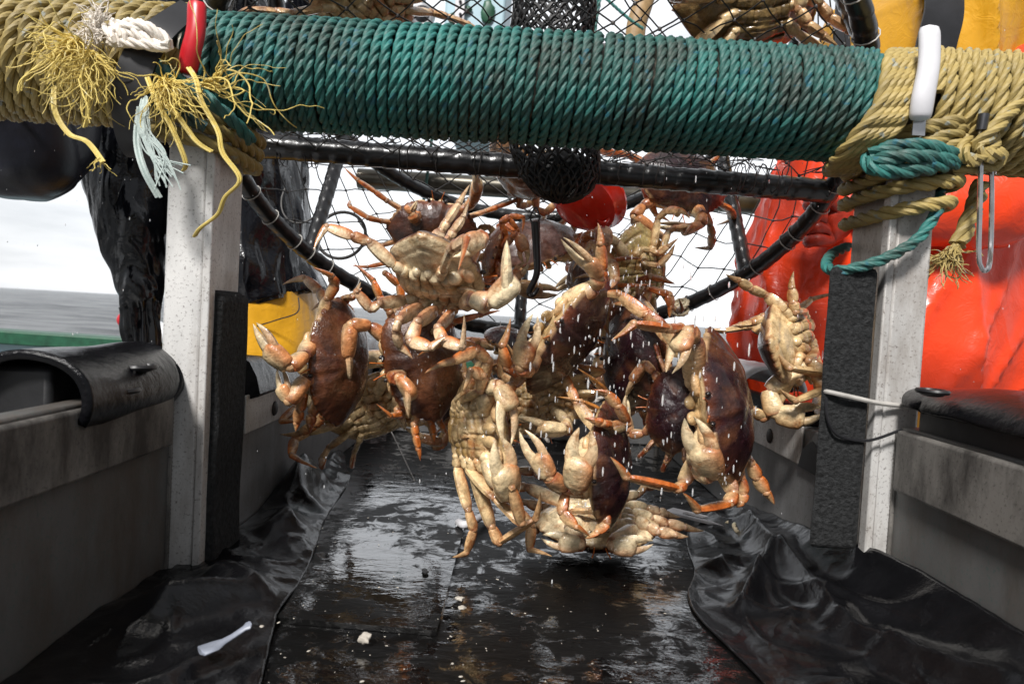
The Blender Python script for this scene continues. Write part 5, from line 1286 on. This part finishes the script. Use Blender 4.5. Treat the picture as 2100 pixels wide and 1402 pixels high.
mb.loft([[sp0 + t * (L * u) + s_ * w * math.cos(a) + Vector((0, 0, .0025 * math.sin(a) + .012 * u * u)) for a in (2 * math.pi * k / 12 for k in range(12))] for u, w in prof])
tag(mb.build('plastic_spatula', M['scraper'], origin=sp0), 'small white plastic scraper lying on the folds of the black sheet', 'scraper')
mb = MB(); mb.tube(spline([floorpt(940, 1070, .012), floorpt(955, 1075, .016), floorpt(985, 1060, .014), floorpt(1010, 1046, .012)], n=8), .006, 10)
tag(mb.build('white_stick', M['white_plastic'], origin=floorpt(955, 1075)), 'short white plastic stick on the wet mat behind the stretched crab', 'stick')
# crumbs of shell and weed washed over the floor
mb = MB(); rg = random.Random(31)
for i in range(230):
    px, py = rg.gauss(930, 330), rg.uniform(930, 1400)
    if not 480 < px < 1500: continue
    p = floorpt(px, py, .0075); a = min(.0015, .0006 * math.exp(rg.gauss(0, .55)))
    mb.ball(p, (a * rg.uniform(.6, 2.2), a, a * .35), 6, 4, Matrix.Rotation(rg.uniform(0, 3), 3, 'Z'))
tag(mb.build('shell_grit', M['shellwhite']), 'tiny crumbs of shell scattered over the wet floor', 'grit', kind='stuff')
# torn hole in the right trough wall, its darkness put in as a flat black sheet
mb = MB(); rg = random.Random(8)
tp = [(1650, 920), (1668, 905), (1690, 930), (1700, 960), (1688, 1000), (1690, 1045), (1680, 1020), (1676, 975), (1660, 965), (1640, 955)]
def wallpt(px, py, x): v = P(px, py, 1.0) - Vector((0, 0, H)); k = x / v.x; return Vector((x, v.y * k, v.z * k + H))
q = [wallpt(a, b, 0.425 - .004) for a, b in tp]; q2 = [p + Vector((-.003, 0, 0)) for p in q]; n = len(q)
mb.add(q + q2, [tuple(range(n)), tuple(range(2 * n - 1, n - 1, -1))] + [(i, (i + 1) % n, n + (i + 1) % n, n + i) for i in range(n)])
tag(mb.build('torn_hole_sheet', M['rubber_matt'], origin=q[0], smooth=False), 'flat black sheet standing for the dark torn hole in the grey trough wall', 'hole')

# ------------------------------------------------------------------ spray of water drops through the air
mb = MB(); rg = random.Random(77)
def drop(p, s, st):
    mb.ball(p, (s, s, s * st), 6, 5)
ln_ = lambda m, k: m * math.exp(rg.gauss(0, k))
for c in range(34):                                              # loose sprays flung off the shells
    cx, cy, cd = rg.gauss(1230, 190), rg.uniform(480, 980), rg.uniform(.74, 1.15); sp = rg.uniform(15, 75)
    for i in range(rg.randint(8, 34)):
        drop(P(rg.gauss(cx, sp), rg.gauss(cy, sp * 1.5), cd + rg.uniform(-.05, .05)), min(.0016, ln_(.00045, .5)), rg.uniform(1.4, 6))
for i in range(55):
    drop(P(rg.uniform(1080, 1560), rg.uniform(560, 1040), rg.uniform(.72, .86)), rg.uniform(.0007, .0013), rg.uniform(2.5, 7))
for i in range(650):
    drop(P(rg.uniform(0, 2100), rg.uniform(60, 1330), rg.uniform(.80, 1.6)), min(.0014, ln_(.0004, .5)), rg.uniform(1.2, 4))
tag(mb.build('water_spray', M['drop']), 'spray of falling white water drops among the crabs', 'water drops', kind='stuff')
